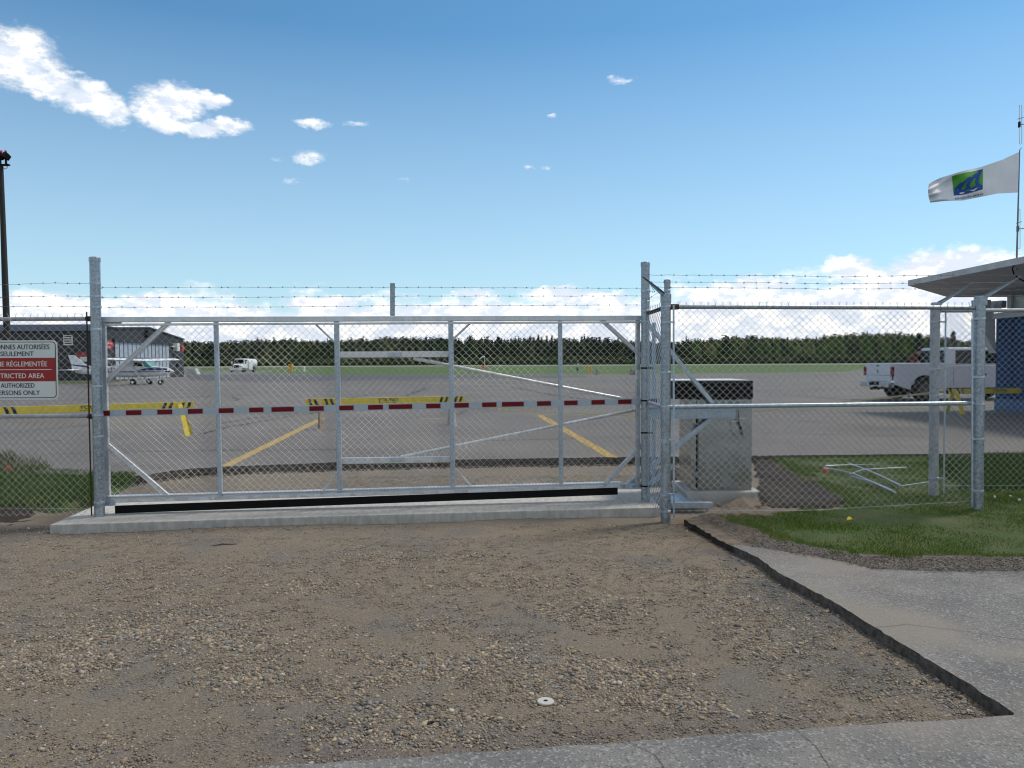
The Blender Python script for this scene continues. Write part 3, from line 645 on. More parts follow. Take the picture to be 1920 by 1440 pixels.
# --- left fence run
fl_y = LP.y+.02; fx0 = -9.5; fx1 = LP.x-.085
TR = zat(90,598,fl_y); MR = zat(90,781,fl_y)
lf = empty('chain_link_fence', (fx1, fl_y, 0), 'older chain link fence left of the gate carrying the warning sign', 'fence')
MB().tube([(fx0,fl_y,TR),(fx1+.05,fl_y,TR)], .021, 14).build('top_rail', OLDG, lf, True)
MB().tube([(fx0,fl_y,MR),(fx1+.03,fl_y,MR+.004)], .0215, 14).build('middle_rail', OLDG, lf, True)
mb = MB(); chainlink(mb, (fx0,fl_y-.026), (fx1-.01,fl_y-.026), .10, TR+.012, barbs=True, seed=2, bulge=.6); mb.build('wire_mesh', WIRE, lf, fixn=False)
MB().beam((fx1,fl_y-.03,zat(164,585,fl_y)), (fx1+.01,fl_y-.03,.10), .018, .006, (1,0,0)).build('tension_bar', RUST, lf)
MB().tube([(fx0,fl_y-.02,.19),(fx1,fl_y-.02,.165)], .002, 5).build('bottom_wire', WIRE, lf)
for i, y in enumerate((531.5,556,575)):
    z = zat(165,y,fl_y); mb = MB(); barbed(mb, [(fx0,fl_y,z+.01),(-5.2,fl_y,z-.012+.008*i),(-4.5,fl_y,z+.006),(fx1+.04,fl_y,z)], seed=i+3); mb.build('barbed_wire', WIREB, lf)
for z in (TR, MR): MB().tube([(fx1-.02,fl_y,z),(fx1+.045,fl_y,z)], .026, 12).build('rail_end_cup', RUST, lf, True)
for x in (-6.6,-9.3): MB().tube([(x,fl_y+.01,-.1),(x,fl_y+.01,TR+.05)], .03, 14).build('line_post', OLDG, lf, True)
# --- warning sign
SY = fl_y-.045; sx0 = D(-42,690,SY).x; sx1 = D(108,690,SY).x; sz0 = zat(60,749,SY); sz1 = zat(60,638,SY); cx = (sx0+sx1)/2; W = sx1-sx0; H = sz1-sz0
sg = empty('warning_sign', (cx,SY,sz0), 'white and red bilingual restricted area sign fixed to the left fence', 'sign')
def rrect(x0, z0, x1, z1, r, y, n=6):
    out = []
    for cx_, cz_, a0 in ((x1-r,z0+r,-90),(x1-r,z1-r,0),(x0+r,z1-r,90),(x0+r,z0+r,180)):
        for k in range(n+1): a = math.radians(a0+90*k/n); out.append((cx_+r*math.cos(a), y, cz_+r*math.sin(a)))
    return out
MB().prism(rrect(sx0,sz0,sx1,sz1,.045,SY), (0,.004,0)).build('panel', SIGNT, sg)
o1 = rrect(sx0+.014,sz0+.014,sx1-.014,sz1-.014,.036,SY-.001); MB().prism(o1, (0,-.001,0)).build('border', SIGNK, sg)
MB().prism(rrect(sx0+.021,sz0+.021,sx1-.021,sz1-.021,.030,SY-.0025), (0,-.001,0)).build('face', SIGNW, sg)
rz1 = zat(50,671,SY); rz0 = zat(50,715,SY)
MB().prism([(sx0+.021,SY-.0045,rz0),(sx1-.021,SY-.0045,rz0),(sx1-.021,SY-.0045,rz1),(sx0+.021,SY-.0045,rz1)], (0,-.001,0)).build('red_band', SIGNR, sg)
mb = MB(); tb = dict(xd=(1,0,0), yd=(0,0,1), nrm=(0,-1,0), bold=.006)
def line_(nm, m, s_, h_, w_, org, **k):
    mb = MB(); k['bold'] = 0.
    for i, dx in enumerate((-.0011, 0, .0011)): k['th'] = .001+.0003*i; text_mb(mb, s_, h_, w_*.985, (org[0]+dx, org[1], org[2]), **k)
    mb.build(nm, m, sg, fixn=False)
for s, y, wpx, hpx, in (('PERSONNES AUTORISÉES',655,124,9.5),('SEULEMENT',667.5,63,9),('AUTHORIZED',727,64,9),('PERSONS ONLY',740.5,84,9)):
    line_('black_lettering', SIGNK, s, hpx*SY/F, wpx*SY/F, (cx,SY-.004,zat(34,y,SY)), th=.001, **tb)
mb = MB()
for s, y, wpx, hpx in (('ZONE RÉGLEMENTÉE',687,114,9.5),('RESTRICTED AREA',709,102,9.5)): line_('white_lettering', SIGNT, s, hpx*SY/F, wpx*SY/F, (cx,SY-.006,zat(34,y,SY)), th=.001, **tb)
mb = MB(); mb.prism([(cx-W*.43,SY-.006,zat(50,693.6,SY)),(cx+W*.43,SY-.006,zat(50,693.6,SY)),(cx+W*.43,SY-.006,zat(50,692.4,SY)),(cx-W*.43,SY-.006,zat(50,692.4,SY))], (0,-.001,0))
mb.build('dividing_line', SIGNT, sg, fixn=False)
# --- sliding gate
g0 = Vector((D(190,600,LP.y+.12).x, LP.y+.12, 0)); g1 = Vector((D(1200,595,RP.y+.10).x, RP.y+.10, 0)); gd = (g1-g0).normalized(); gn = Vector((gd.y,-gd.x,0))
def G(px, py, off=0.):        # point in the gate plane
    d = ray(px, py); o = Vector((0,0,CH)); q = g0+gn*off; t = (q-o).dot(gn)/d.dot(gn); return o+d*t
gate = empty('sliding_gate', (g0+g1)/2+Vector((0,0,SZ)), 'wide aluminium framed chain link sliding gate with red and silver striped bar', 'gate')
def gb(name, a, b, w_, h_, m=ALU, off=0., lab=None):
    return MB().beam(G(*a, off), G(*b, off), w_, h_, gn).build(name, m, gate, bevel=.003, label=lab)
gb('top_rail', (180,599.5), (1201,596.5), .052, .075)
gb('mesh_rail', (185,609), (1204,604), .022, .03, off=.015)
gb('bottom_rail', (196,939), (1165,912), .035, .075, off=.0)
MB().beam(G(196,934,-.01)+Vector((0,0,.02)), G(1165,907,-.01)+Vector((0,0,.02)), .004, .10, gn).build('bottom_rail_top', ALU, gate)
gb('bottom_seal', (216,955.5), (1158,920.5), .078, .02, BLACK, off=.03)
gb('track_end', (190,944), (216,943), .05, .03, GALV2, off=.03)
for x, wp_, y0, y1 in ((405,.042,603,932),(631,.052,601,924),(845,.052,600,915),(1050,.042,600,909)):
    gb('upright', (x,y0), (x+(x-960)*-.010+3,y1), wp_, .045, GALV2)
gb('upright', (194,603), (203,938), .045, .045)
gb('upright', (1196,600), (1195,906), .045, .045)
for a, b in (((318,603),(192,722)),((196,829),(322,936)),((1128,600),(1203,668)),((1132,909),(1204,834))): gb('brace', a, b, .045, .03)
for a, b in (((590,606),(628,642)),((882,606),(848,638)),((846,871),(884,912)),((632,886),(602,924)),((190,606),(228,605))): gb('knee_brace', a, b, .02, .03, off=-.04)
gb('cross_box', (632,665), (842,664), .062, .05, WPAINT, off=-.03)
gb('cross_box', (636,864), (844,861), .062, .05, ALU, off=-.03)
gb('plate', (727,665), (753,664.5), .05, .01, GALV2, off=.004)
gb('plate', (732,862), (758,861.5), .05, .01, GALV2, off=.004)
MB().tube([G(775,672,-.05), G(1165,747,-.05)], .018, 12).build('tie_tube', ALU, gate, True)
MB().tube([G(752,857,-.05), G(1238,759,-.05)], .018, 12).build('tie_tube', ALU, gate, True)
sb = MB().beam(G(194,775,.03), G(1243,751.5,.03), .068, .006, gn).build('striped_bar', SILV, gate)
a, b = G(194,775,.036), G(1243,751.5,.036)
reds = [(194,206),(236,265),(295,323),(352,380),(410,438),(467,494),(509,551),(580,607),(636,663),(690,718),(729,773),(799,826),(852,879),(904,931),(941,982),(1007,1033),(1058,1083),(1109,1134),(1159,1184),(1213,1232)]
for x0, x1 in reds:
    f0 = (x0-194)/1049; f1 = (x1-194)/1049
    p0, p1 = G(x0, 775-23.5*f0, .036), G(x1, 775-23.5*f1, .036)
    MB().beam(p0, p1, .048, .003, gn).build('red_panel', RED, sb)
MB().beam(G(736,592), G(736,531), .05, .04, gn).build('wire_upright', GALV, gate, bevel=.003)
for i, (ya, yb) in enumerate(((539,540.5),(557.5,555),(576,572))):
    mb = MB(); barbed(mb, [G(193,ya), G(500,ya-.5+(.2*i)), G(736,ya*.5+yb*.5-1), G(1204,yb)], sp=.125, seed=20+i); mb.build('barbed_wire', WIREB, gate)
    mb = MB(); c = G(189,ya); pts = [c+gd*(.012*math.cos(t))+Vector((0,0,.012*math.sin(t))) for t in np.linspace(0,6.28,13)]; mb.tube(pts, .0022, 5, False); mb.build('eye_bolt', GALV, gate)
ga, gbb = G(197,700,.028), G(1201,700,.028)
mb = MB(); chainlink(mb, ga, gbb, zat(200,934,ga.y), zat(200,606,ga.y), zat(1200,905,gbb.y), zat(1200,602,gbb.y), seed=5, bulge=.25); mb.build('wire_mesh', WIRE, gate, fixn=False)
# gate tail behind the right fence
def T_(px, py, off=-.03): return G(px, py, off)
def tb_(nm, a, b, w_, h_, m=GALV2, off=-.03): return MB().beam(T_(*a, off), T_(*b, off), w_, h_, gn).build(nm, m, gate, bevel=.003)
tb_('tail_beam', (1206,775), (1378,772), .105, .05)
mb = MB()
for off in (.0,): mb.beam(T_(1206,764,.0), T_(1372,762,.0), .012, .07, gn); mb.beam(T_(1206,785,.0), T_(1378,782,.0), .012, .07, gn)
mb.build('tail_flange', GALV2, gate)
tb_('tail_brace', (1214,606), (1336,756), .045, .04)
tb_('tail_brace', (1172,914), (1334,784), .05, .04)
tb_('tail_brace', (1214,912), (1262,872), .05, .04, GALV2, -.12)
tb_('tail_bracket', (1163,912), (1204,911), .06, .02, GALV2, .04)
for x in (1170,1189): MB().disc(G(x,912,.056), .012, .014, gn, 10).build('bolt', GALV, gate)
MB().tube([T_(1225,900,-.2), T_(1226,605,-.2)], .022, 12).build('tail_post', GALV2, gate, True)

# --- right fence: corner post to end post
CPb = P(1248,979,0); CPt = CPb.copy(); CPt.z = zat(1248,560,CPb.y); EPb = P(1832,960,ZL-.02); EPt = EPb.copy(); EPt.z = zat(1838,562,EPb.y)
rf = empty('chain_link_fence', (CPb+EPb)/2, 'new chain link fence panel in front of the grey cabinet and lawn', 'fence')
fd = (EPb-CPb); fd.z = 0; fdn = fd.normalized(); fnn = Vector((fdn.y,-fdn.x,0))
def R_(px, py, off=0.):
    d = ray(px, py); o = Vector((0,0,CH)); q = Vector((CPb.x,CPb.y,0))+fnn*off; return o+d*((q-o).dot(fnn)/d.dot(fnn))
round_post(rf, CPb, CPt, .049, [zat(1248,y,CPb.y) for y in (575,604,698,762,825,828,927,958)], False, name='corner_post')
round_post(rf, EPb, EPt, .055, [zat(1836,y,EPb.y) for y in (598,707,757,823,920)], False, name='end_post')
TRr = R_(1500,575.5).z; MRr = R_(1500,759.5).z
MB().tube([R_(1256,575.5), R_(1826,577)], .021, 14).build('top_rail', GALV, rf, True)
MB().tube([R_(1256,763), R_(1826,756)], .022, 14).build('middle_rail', GALV2, rf, True)
mb = MB(); A_ = R_(1266,760,.024); B_ = R_(1822,760,.024)
chainlink(mb, A_, B_, R_(1266,965,.024).z, R_(1266,573,.024).z, R_(1822,948,.024).z, R_(1822,574,.024).z, barbs=True, seed=9, bulge=.7); mb.build('wire_mesh', WIRE, rf, fixn=False)
MB().tube([R_(1266,958,.02), R_(1500,957.5,.02), R_(1822,940,.02)], .002, 5).build('bottom_wire', WIRE, rf)
MB().beam(R_(1263,572,.03), R_(1263.5,970,.03), .018, .006, fnn).build('tension_bar', GALV2, rf)
MB().beam(R_(1823,600,.04), R_(1823,950,.04), .018, .006, fnn).build('tension_bar', GALV2, rf)
for y in (604,698,825,927): MB().beam(R_(1250,y,.048), R_(1264,y,.02), .014, .03, fnn).build('band_clamp', GALV2, rf)
for y in (598,707,823,920): MB().beam(R_(1822,y,.048), R_(1836,y,.055), .014, .03, fnn).build('band_clamp', GALV2, rf)
MB().tube([R_(1256,575.5), R_(1272,575)], .029, 12).build('rail_end_cup', RUST, rf, True)
# barb arms
def arm(parent, base, tip, r, nm='barb_arm', depth=.055):
    b, t = Vector(base), Vector(tip); MB().tube([b-Vector((0,0,.085)), b, b+Vector((0,0,.005))], [r*1.1, r*1.1, r*.8], 20).build('arm_cap', GALV, parent, True)
    d = (t-b).normalized(); s = d.cross(Vector((0,0,1))).normalized()
    if s.length < .1: s = Vector((0,1,0))
    dn = Vector((0,0,-1))
    mb = MB(); mb.prism([b+dn*.055, b, t, t+dn*.008+d*.0], s*.004)
    mb.prism([b-s*.016, t-s*.012, t+s*.016, b+s*.020], d.cross(s)*.004 if d.cross(s).z < 0 else d.cross(s)*-.004)
    mb.build(nm, GALV, parent)
cb = CPt+Vector((0,0,.045)); tipc = D(1205,518,CPb.y-.28); arm(rf, cb, tipc, .049)
eb = EPt+Vector((.01,0,.03)); tipe = D(1914,518,EPb.y-.25); arm(rf, eb, tipe, .055)
for i, (f, ys) in enumerate(((1., (517,519,523)), (.62, (530,532,535)), (.33, (543,545,546)))):
    a = cb.lerp(tipc, f)+Vector((0,0,.012)); b = eb.lerp(tipe, f)+Vector((0,0,.012)); mb = MB(); m1 = a.lerp(b, .33)+Vector((0,0,-.004)); m2 = a.lerp(b, .5)+Vector((0,0,-.018+.004*i))
    barbed(mb, [a, m1, m2, a.lerp(b,.72)+Vector((0,0,-.004)), b], seed=40+i); mb.build('barbed_wire', WIREB, rf)
# --- narrow side panel between gate post and corner post
sf = empty('chain_link_fence', (CPb+RP)/2, 'narrow side panel of mesh between the right gate post and corner post', 'fence')
pa = Vector((RP.x+.035,RP.y-.03,0)); pb = Vector((CPb.x-.01,CPb.y+.03,0)); z1_ = TRr+.0
MB().tube([(pa.x,pa.y,zat(1216,587,pa.y)),(pb.x,pb.y,zat(1240,577,pb.y))], .021, 12).build('top_rail', BLACK, sf, True)
MB().tube([(pa.x,pa.y,zat(1216,755,pa.y)),(pb.x,pb.y,zat(1240,764,pb.y))], .021, 12).build('middle_rail', OLDG, sf, True)
mb = MB(); chainlink(mb, (pa.x-.02,pa.y), (pb.x-.02,pb.y), .10, TRr, .05, TRr+.01, barbs=True, seed=11, bulge=.3); mb.build('wire_mesh', GALV2, sf, fixn=False)
MB().beam((pa.x-.01,pa.y,TRr), (pa.x-.01,pa.y,.12), .02, .01, (1,0,0)).build('tension_bar', GALV2, sf)
mb = MB(); barbed(mb, [(RP.x,RP.y-.05,zat(1209,546,RP.y)), D(1228,548,7.9), tipc.lerp(cb,.25)], seed=60); barbed(mb, [(RP.x,RP.y-.05,zat(1209,566,RP.y)), D(1222,556,7.9), D(1236,548,7.8)], seed=61); mb.build('barbed_wire', WIREB, sf)
# back post behind the corner, same roller assembly
bp = P(1249,938,SZ); bpo = empty('back_post', (bp.x,bp.y+.25,SZ), 'slimmer galvanised post standing just behind the corner post', 'post')
q = Vector((bp.x+.06,bp.y+.25,SZ)); qt = q.copy(); qt.z = zat(1248,527,q.y); round_post(bpo, q, qt, .035, [zat(1248,545,q.y)], True, mater=GALV)
# --- rear fence run on the right
RB = P(1750,932,ZL-.02); RB.y; rr_ = empty('chain_link_fence', RB, 'rear chain link fence running right past the blue building', 'fence')
RBt = RB.copy(); RBt.z = zat(1754,573,RB.y); round_post(rr_, RB, RBt, .05, [zat(1752,y,RB.y) for y in (604,692,742,896)], False, mater=OLDG, name='end_post')
ry = RB.y; rz = zat(1800,584,ry); X1 = 12.5
MB().tube([(RB.x,ry,rz+.01),(X1,ry+.1,rz)], .022, 12).build('top_rail', OLDG, rr_, True)
MB().tube([(RB.x,ry,zat(1780,752,ry)),(X1,ry+.1,zat(1780,752,ry))], .0215, 12).build('middle_rail', GALV2, rr_, True) if False else None
mb = MB(); chainlink(mb, (RB.x+.09,ry-.02), (X1,ry+.08), .14, rz, .14, rz, seed=13, bulge=.5); mb.build('wire_mesh', WIRE, rr_, fixn=False)
MB().tube([(RB.x+.09,ry-.02,.2),(X1,ry+.08,.2)], .002, 5).build('bottom_wire', WIRE, rr_)
MB().beam((RB.x+.10,ry-.03,rz), (RB.x+.10,ry-.03,.12), .02, .008, (1,0,0)).build('tension_bar', GALV2, rr_)
for y in (604,692,742,896): MB().beam((RB.x,ry-.052,zat(1752,y,ry)), (RB.x+.10,ry-.04,zat(1752,y,ry)), .014, .03, (0,-1,0)).build('band_clamp', OLDG, rr_)
rb_ = RBt+Vector((.01,0,.03)); tipr = D(1822,532,ry-.3); arm(rr_, rb_, tipr, .05)
for i, f in enumerate((1., .62, .33)):
    a = rb_.lerp(tipr, f)+Vector((0,0,.012)); mb = MB(); barbed(mb, [a, a+Vector((3,.05,-.01)), a+Vector((7,.1,0))], seed=70+i); mb.build('barbed_wire', WIREB, rr_)
MB().tube([(9.2,ry+.06,-.1),(9.2,ry+.06,rz+.02)], .03, 14).build('line_post', OLDG, rr_, True)

# ================================================================ CABINET AND PAD
py0 = G(1330,775).y+.02
pz = zat(1340,922,py0); x0 = D(1287,925,py0).x; x1 = D(1428,925,py0).x
pad = empty('concrete_pad', ((x0+x1)/2, py0+.4, 0), 'raised concrete base under the grey operator cabinet', 'concrete pad')
mb = MB(); mb.hexa([(x0+.03,py0,-.05),(x1-.24,py0,-.05),(x1-.1,py0+.85,-.05),(x0+.03,py0+.85,-.05)], [(x0,py0+.01,pz),(x1,py0+.01,pz),(x1,py0+.85,pz),(x0,py0+.85,pz)]); mb.build('pad', CONC, pad, bevel=.02)
mb = MB(); mb.bb((x0-.75,py0-.06,-.02),(x0+.02,py0+.9,.06)); mb.build('footing', CONCD, pad, bevel=.01)
cy0 = py0+.10; cx0 = D(1296,800,cy0).x; cx1 = D(1410,800,cy0).x; cz1 = zat(1340,748,cy0); tz = zat(1340,713,cy0)
cab = empty('gate_operator', ((cx0+cx1)/2, cy0+.3, pz), 'grey steel gate operator cabinet with black top behind the fence', 'cabinet')
MB().bb((cx0,cy0,pz+.001),(cx1,cy0+.62,cz1)).build('housing', CAB, cab, bevel=.008)
MB().bb((D(1309,800,cy0).x,cy0-.012,pz+.03),(cx1-.05,cy0-.001,zat(1340,782,cy0))).build('door', CAB, cab, bevel=.006)
mb = MB(); mb.bb((D(1305,800,cy0).x,cy0-.004,pz+.02),(D(1308,800,cy0).x,cy0+.001,cz1-.02)); mb.build('door_gap', BLACKP, cab)
tx0 = D(1262,730,cy0).x
MB().bb((tx0,cy0-.02,cz1+.001),(cx1+.004,cy0+.66,tz-.008)).build('black_cover', BLACKP, cab, bevel=.004)
mb = MB(); mb.bb((tx0-.01,cy0-.03,tz-.007),(cx1-.05,cy0+.64,tz+.004)); mb.build('highlight_lid', WPAINT, cab, bevel=.003)  # white slab paints in the highlight along the black cover's top edge
MB().bb((D(1318,786,cy0).x,cy0-.022,zat(1340,785.5,cy0)),(D(1396,786,cy0).x,cy0-.013,zat(1340,783.5,cy0))).build('drip_edge', WPAINT, cab)
MB().box(D(1377,790,cy0-.03), (.07,.02,.018)).build('latch', ALU, cab, bevel=.003)
for y_ in (810,890): MB().box(D(1307,y_,cy0-.012), (.018,.02,.07)).build('hinge', GALV, cab, bevel=.003)
mb = MB(); 
mb.tube([D(1374,772,cy0-.05), D(1382,787,cy0-.05), D(1391,805,cy0-.04), D(1393,820,cy0-.04), D(1389,806,cy0-.04), D(1384,782,cy0-.05), D(1385,770,cy0-.05)], .005, 6)
mb.tube([D(1369,788,cy0-.05), D(1372,808,cy0-.05), D(1380,818,cy0-.05), D(1388,812,cy0-.05)], .002, 5); mb.build('cable', BLACK, cab, True)
mb = MB(); mb.tube([D(1278,792,cy0-.03), D(1292,800,cy0-.03), D(1303,778,cy0+.02)], .028, 10); mb.build('conduit', OLDG, cab, True) if False else None
# steel plates on the ground
mb = MB(); a = P(1262,925,.10); mb.bb((a.x-.1,a.y-.55,.075),(a.x+.22,a.y+.1,.085)); mb.bb((a.x-.14,a.y-.6,.04),(a.x+.3,a.y-.52,.10))
tag(mb.build('steel_base_plate', GALV2, bevel=.002), 'shiny galvanised base plate on the ground behind the corner post', 'base plate')

# ================================================================ BARRICADES
def barricade(L, leg='yellow'):
    r = bpy.data.objects.new('barricade', None); C.collection.objects.link(r)
    Hh = .69; bw_ = .14
    MB().bb((-L/2,-.02,Hh-bw_),(L/2,.02,Hh)).build('plank', YEL, r, bevel=.003)
    pl = r.children[0]
    for e in (-1, 1):
        for j, o in enumerate((.10,.22,.45,.57)):
            x = e*(L/2-o); mb = MB(); s = .04*(1 if e > 0 else -1)
            mb.prism([(x-.03+s*.6,-.0225,Hh-.002),(x+.03+s*.6,-.0225,Hh-.002),(x+.03-s*.6,-.0225,Hh-bw_+.002),(x-.03-s*.6,-.0225,Hh-bw_+.002)], (0,-.001,0)); mb.build('black_stripe', BLK, pl)
    mb = MB(); text_mb(mb, 'YOUNG', .075, .46, (0,-.0205,Hh-.085), (1,0,0), (0,0,1), (0,-1,0), .002, .02); text_mb(mb, 'BARRICADES', .026, .42, (0,-.0205,Hh-.125), (1,0,0), (0,0,1), (0,-1,0), .002, .008)
    mb.build('lettering', BLK, pl, fixn=False)
    return r
def bleg(r, x, sgn, m, th=.09, dx=0.):
    b = x+dx; MB().hexa([(b-th/2,-.33*sgn-.03,0),(b+th/2,-.33*sgn-.03,0),(b+th/2,-.33*sgn+.03,0),(b-th/2,-.33*sgn+.03,0)],
              [(x-th/2,-.045*sgn-.02,.64),(x+th/2,-.045*sgn-.02,.64),(x+th/2,-.045*sgn+.02,.64),(x-th/2,-.045*sgn+.02,.64)]).build('leg', m, r)
b1 = barricade(3.75)
for x in (-1.62, 1.60):
    bleg(b1, x, -1, YEL, .09, .26 if x > 0 else -.12); bleg(b1, x, 1, YEL, .09, .10 if x > 0 else -.05)
def place(o, pa, pb, lab):
    a = Vector(pa); b = Vector(pb); o.location = (a+b)/2; o.location.z = ZA; o.rotation_euler = (0,0,math.atan2(b.y-a.y, b.x-a.x)); tag(o, lab, 'barricade', 'yellow barricades on the apron'); return o
# ends of planks at known height
zp = ZA+.62
place(b1, P(-22,771,zp), P(348,760,zp), 'long yellow barricade behind the left gate post with yellow legs')
L1 = (P(-22,771,zp)-P(348,760,zp)).length; b1.scale = (1,1,1)
b2 = barricade((P(573,754,zp)-P(871,748,zp)).length)
for s in (-1, 1): bleg(b2, -1.52, s, WOOD, .06)
for s in (-1, 1): bleg(b2, 1.52, s, TWHITE, .06)
place(b2, P(573,754,zp), P(871,748,zp), 'middle yellow barricade seen through the gate with bare wooden legs')
b3 = barricade(3.4)
for x in (-1.35, 1.35):
    for s in (-1, 1): bleg(b3, x, s, YEL, .11)
place(b3, P(1772,734,zp), P(1972,732,zp), 'yellow barricade standing in front of the blue building')
# tape between the barricades
tp = [P(871,750,zp), D(930,766,17.2), D(1005,772,17.6), D(1100,776.5,18), D(1200,781,18.3), D(1300,781,18.8), D(1410,773,19.2), D(1550,757,19.6), D(1770,733,19.9)]
tp[-1] = P(1772,734,zp)
mb = MB(); n = len(tp)
for i in range(n-1):
    a, b = tp[i], tp[i+1]; t0 = .02+.012*math.sin(i*1.7); t1 = .02+.012*math.sin((i+1)*1.7); u = Vector((0,0,1)); s = Vector((0,.001,0))
    mb.hexa([a-u*t0, b-u*t1, b-u*t1+s, a-u*t0+s], [a+u*t0, b+u*t1, b+u*t1+s, a+u*t0+s])
tag(mb.build('barrier_tape', PALEY), 'pale yellow tape sagging between the middle and right barricades', 'tape')

# ================================================================ HANGAR
HY = P(191,713,ZA).y; HX = P(191,713,ZA).x; HB = HY+24; he = zat(170,609,HY)
hg = empty('hangar', (HX-20,HY,ZA), 'charcoal metal hangar with pale blue folding doors behind the plane', 'building')
def onwall(px):
    d = ray(px, 690); return d.y*(HX/d.x)
HB = onwall(345)
rzm = zat(0,609,HY)
ez = rzm-.15; rz_ = ez+.9; mid0 = HY+(HB-HY)*.22; mid1 = HY+(HB-HY)*.62
gab = [(HX,HY,ZA),(HX,HB,ZA),(HX,HB,zat(345,636,HB)),(HX,mid1,zat(280,614,mid1)),(HX,mid0,zat(218,615,mid0)),(HX,HY,ez)]
m0, m1 = onwall(218), onwall(280); zE, z0_, z1h = zat(345,637,HB), zat(218,616,m0), zat(280,615,m1)
gab = [(HX,HY,ZA),(HX,HB,ZA),(HX,HB,zE),(HX,m1,z1h),(HX,m0,z0_),(HX,HY,ez)]
MB().prism(gab, (-60,0,0)).build('wall', HANG, hg)
fh = (zat(50,609,HY)-zat(50,620,HY))
MB().bb((HX-60,HY-.25,ez-fh+.1),(HX+.15,HY-.003,ez+.15)).build('fascia', HANGF, hg)
mb = MB(); ys = [HY-.2, m0, m1, HB+.08]; zs = [ez+.01, z0_+.003, z1h+.003, zE+.003]
for a, b, c, d in zip(ys[:-1], ys[1:], zs[:-1], zs[1:]): mb.hexa([(HX-60,a,c),(HX+.12,a,c),(HX+.12,b,d),(HX-60,b,d)], [(HX-60,a,c+.12),(HX+.12,a,c+.12),(HX+.12,b,d+.12),(HX-60,b,d+.12)])
mb.build('roof', mat('dark_roof', (.075,.085,.09), .7), hg)
def onwall(px):     # depth on the gable plane for a pixel column
    d = ray(px, 690); return d.y*(HX/d.x)
dy0, dy1 = onwall(215), onwall(317); dzt = zat(260,643,onwall(260))
dn = 14; dr = MB().bb((HX+.003,dy0,ZA+.02),(HX+.05,dy1,dzt)).build('folding_door', HDOOR, hg)
for i in range(dn+1):
    y = dy0+(dy1-dy0)*i/dn; MB().bb((HX+.052,y-.05,ZA+.02),(HX+.08,y+.05,dzt)).build('door_seam', HANG, dr)
MB().bb((HX+.053,dy0,zat(260,673,onwall(260))-.15),(HX+.09,dy1,zat(260,673,onwall(260))+.15)).build('door_rail', HANGF, dr)
MB().bb((HX+.004,dy0-.3,dzt+.003),(HX+.2,dy1+.3,dzt+.35)).build('door_header', HANG, hg)
# signs and vents on the hangar
vx = D(128,638,HY); mb = MB(); ww = 8.5*HY/F; mb.bb((vx.x-ww,HY-.06,vx.z-ww*1.1),(vx.x+ww,HY-.004,vx.z+ww*1.1)); mb.build('louvre_frame', SIGNT, hg)
mb = MB()
for k in range(4): z = vx.z-ww*.8+k*ww*.5; mb.bb((vx.x-ww*.8,HY-.075,z),(vx.x+ww*.8,HY-.062,z+ww*.25))
mb.build('louvre_slats', HANG, hg)
s1 = onwall(196), onwall(214); zc = zat(205,646,onwall(205)); hh = 9*onwall(205)/F
rs = MB().prism([(HX+.01,s1[0],zc-hh*.8),(HX+.01,s1[1]-.6,zc-hh),(HX+.01,s1[1],zc),(HX+.01,s1[1]-.6,zc+hh),(HX+.01,s1[0],zc+hh*.8)], (.05,0,0)).build('red_sign', mat('red_board', (.45,.03,.03), .5), hg)
mb = MB(); ym = (s1[0]+s1[1])/2-.15; text_mb(mb, 'Drop & Loop', .22, (s1[1]-s1[0])*.75, (HX+.062,ym,zc+.05), (0,1,0), (0,0,1), (1,0,0), .003, .02); text_mb(mb, 'Tool zone', .2, (s1[1]-s1[0])*.55, (HX+.062,ym-.15,zc-.3), (0,1,0), (0,0,1), (1,0,0), .003, .02); mb.build('lettering', SIGNT, rs, fixn=False)
MB().bb((D(145,661,HY-.05).x,HY-.06,zat(150,668,HY)),(D(164,661,HY-.05).x,HY-.004,zat(150,661,HY))).build('red_board', mat('red_board2', (.40,.03,.03), .5), hg)
MB().bb((D(150,672,HY-.05).x,HY-.06,zat(150,678,HY)),(D(164,661,HY-.05).x,HY-.004,zat(150,669,HY))).build('white_board', SIGNT, hg)
yb = onwall(329); mb = MB(); zc = zat(330,651,yb); mb.bb((HX+.01,onwall(325),zc-.45),(HX+.5,onwall(330),zc+.45)); mb.bb((HX+.01,onwall(318.5),zc+.0),(HX+.3,onwall(325),zc+.1)); mb.build('lamp_housing', SIGNT, hg)
yb = onwall(341); mb = MB(); mb.disc((HX+.12,yb,zat(341,653,yb)), .42, .1, 'x', 18); mb.build('round_red_sign', mat('red_disc', (.40,.03,.03), .5), hg)
MB().bb((HX+.004,onwall(330),ZA+1.2),(HX+.03,onwall(334.5),ZA+2.3)).build('window', GLASS, hg)
mb = MB(); yb = onwall(274); mb.bb((HX+.01,yb-.2,zat(274,632,yb)),(HX+.3,yb+.2,zat(274,620,yb))); mb.build('wall_lamp', BLACKP, hg)
# concrete block by the hangar corner
cbk = P(350,702,ZA); mb = MB(); mb.prism([cbk+Vector((-.2,0,0)), cbk+Vector((1.55,0,0)), cbk+Vector((1.2,0,.85)), cbk+Vector((-.1,0,.85))], (0,1.2,0))
tag(mb.build('concrete_barrier', mat('pale_concrete', (.45,.47,.48), .9, 0, .15, 3), bevel=.03), 'pale concrete barrier beside the right hangar corner', 'barrier')

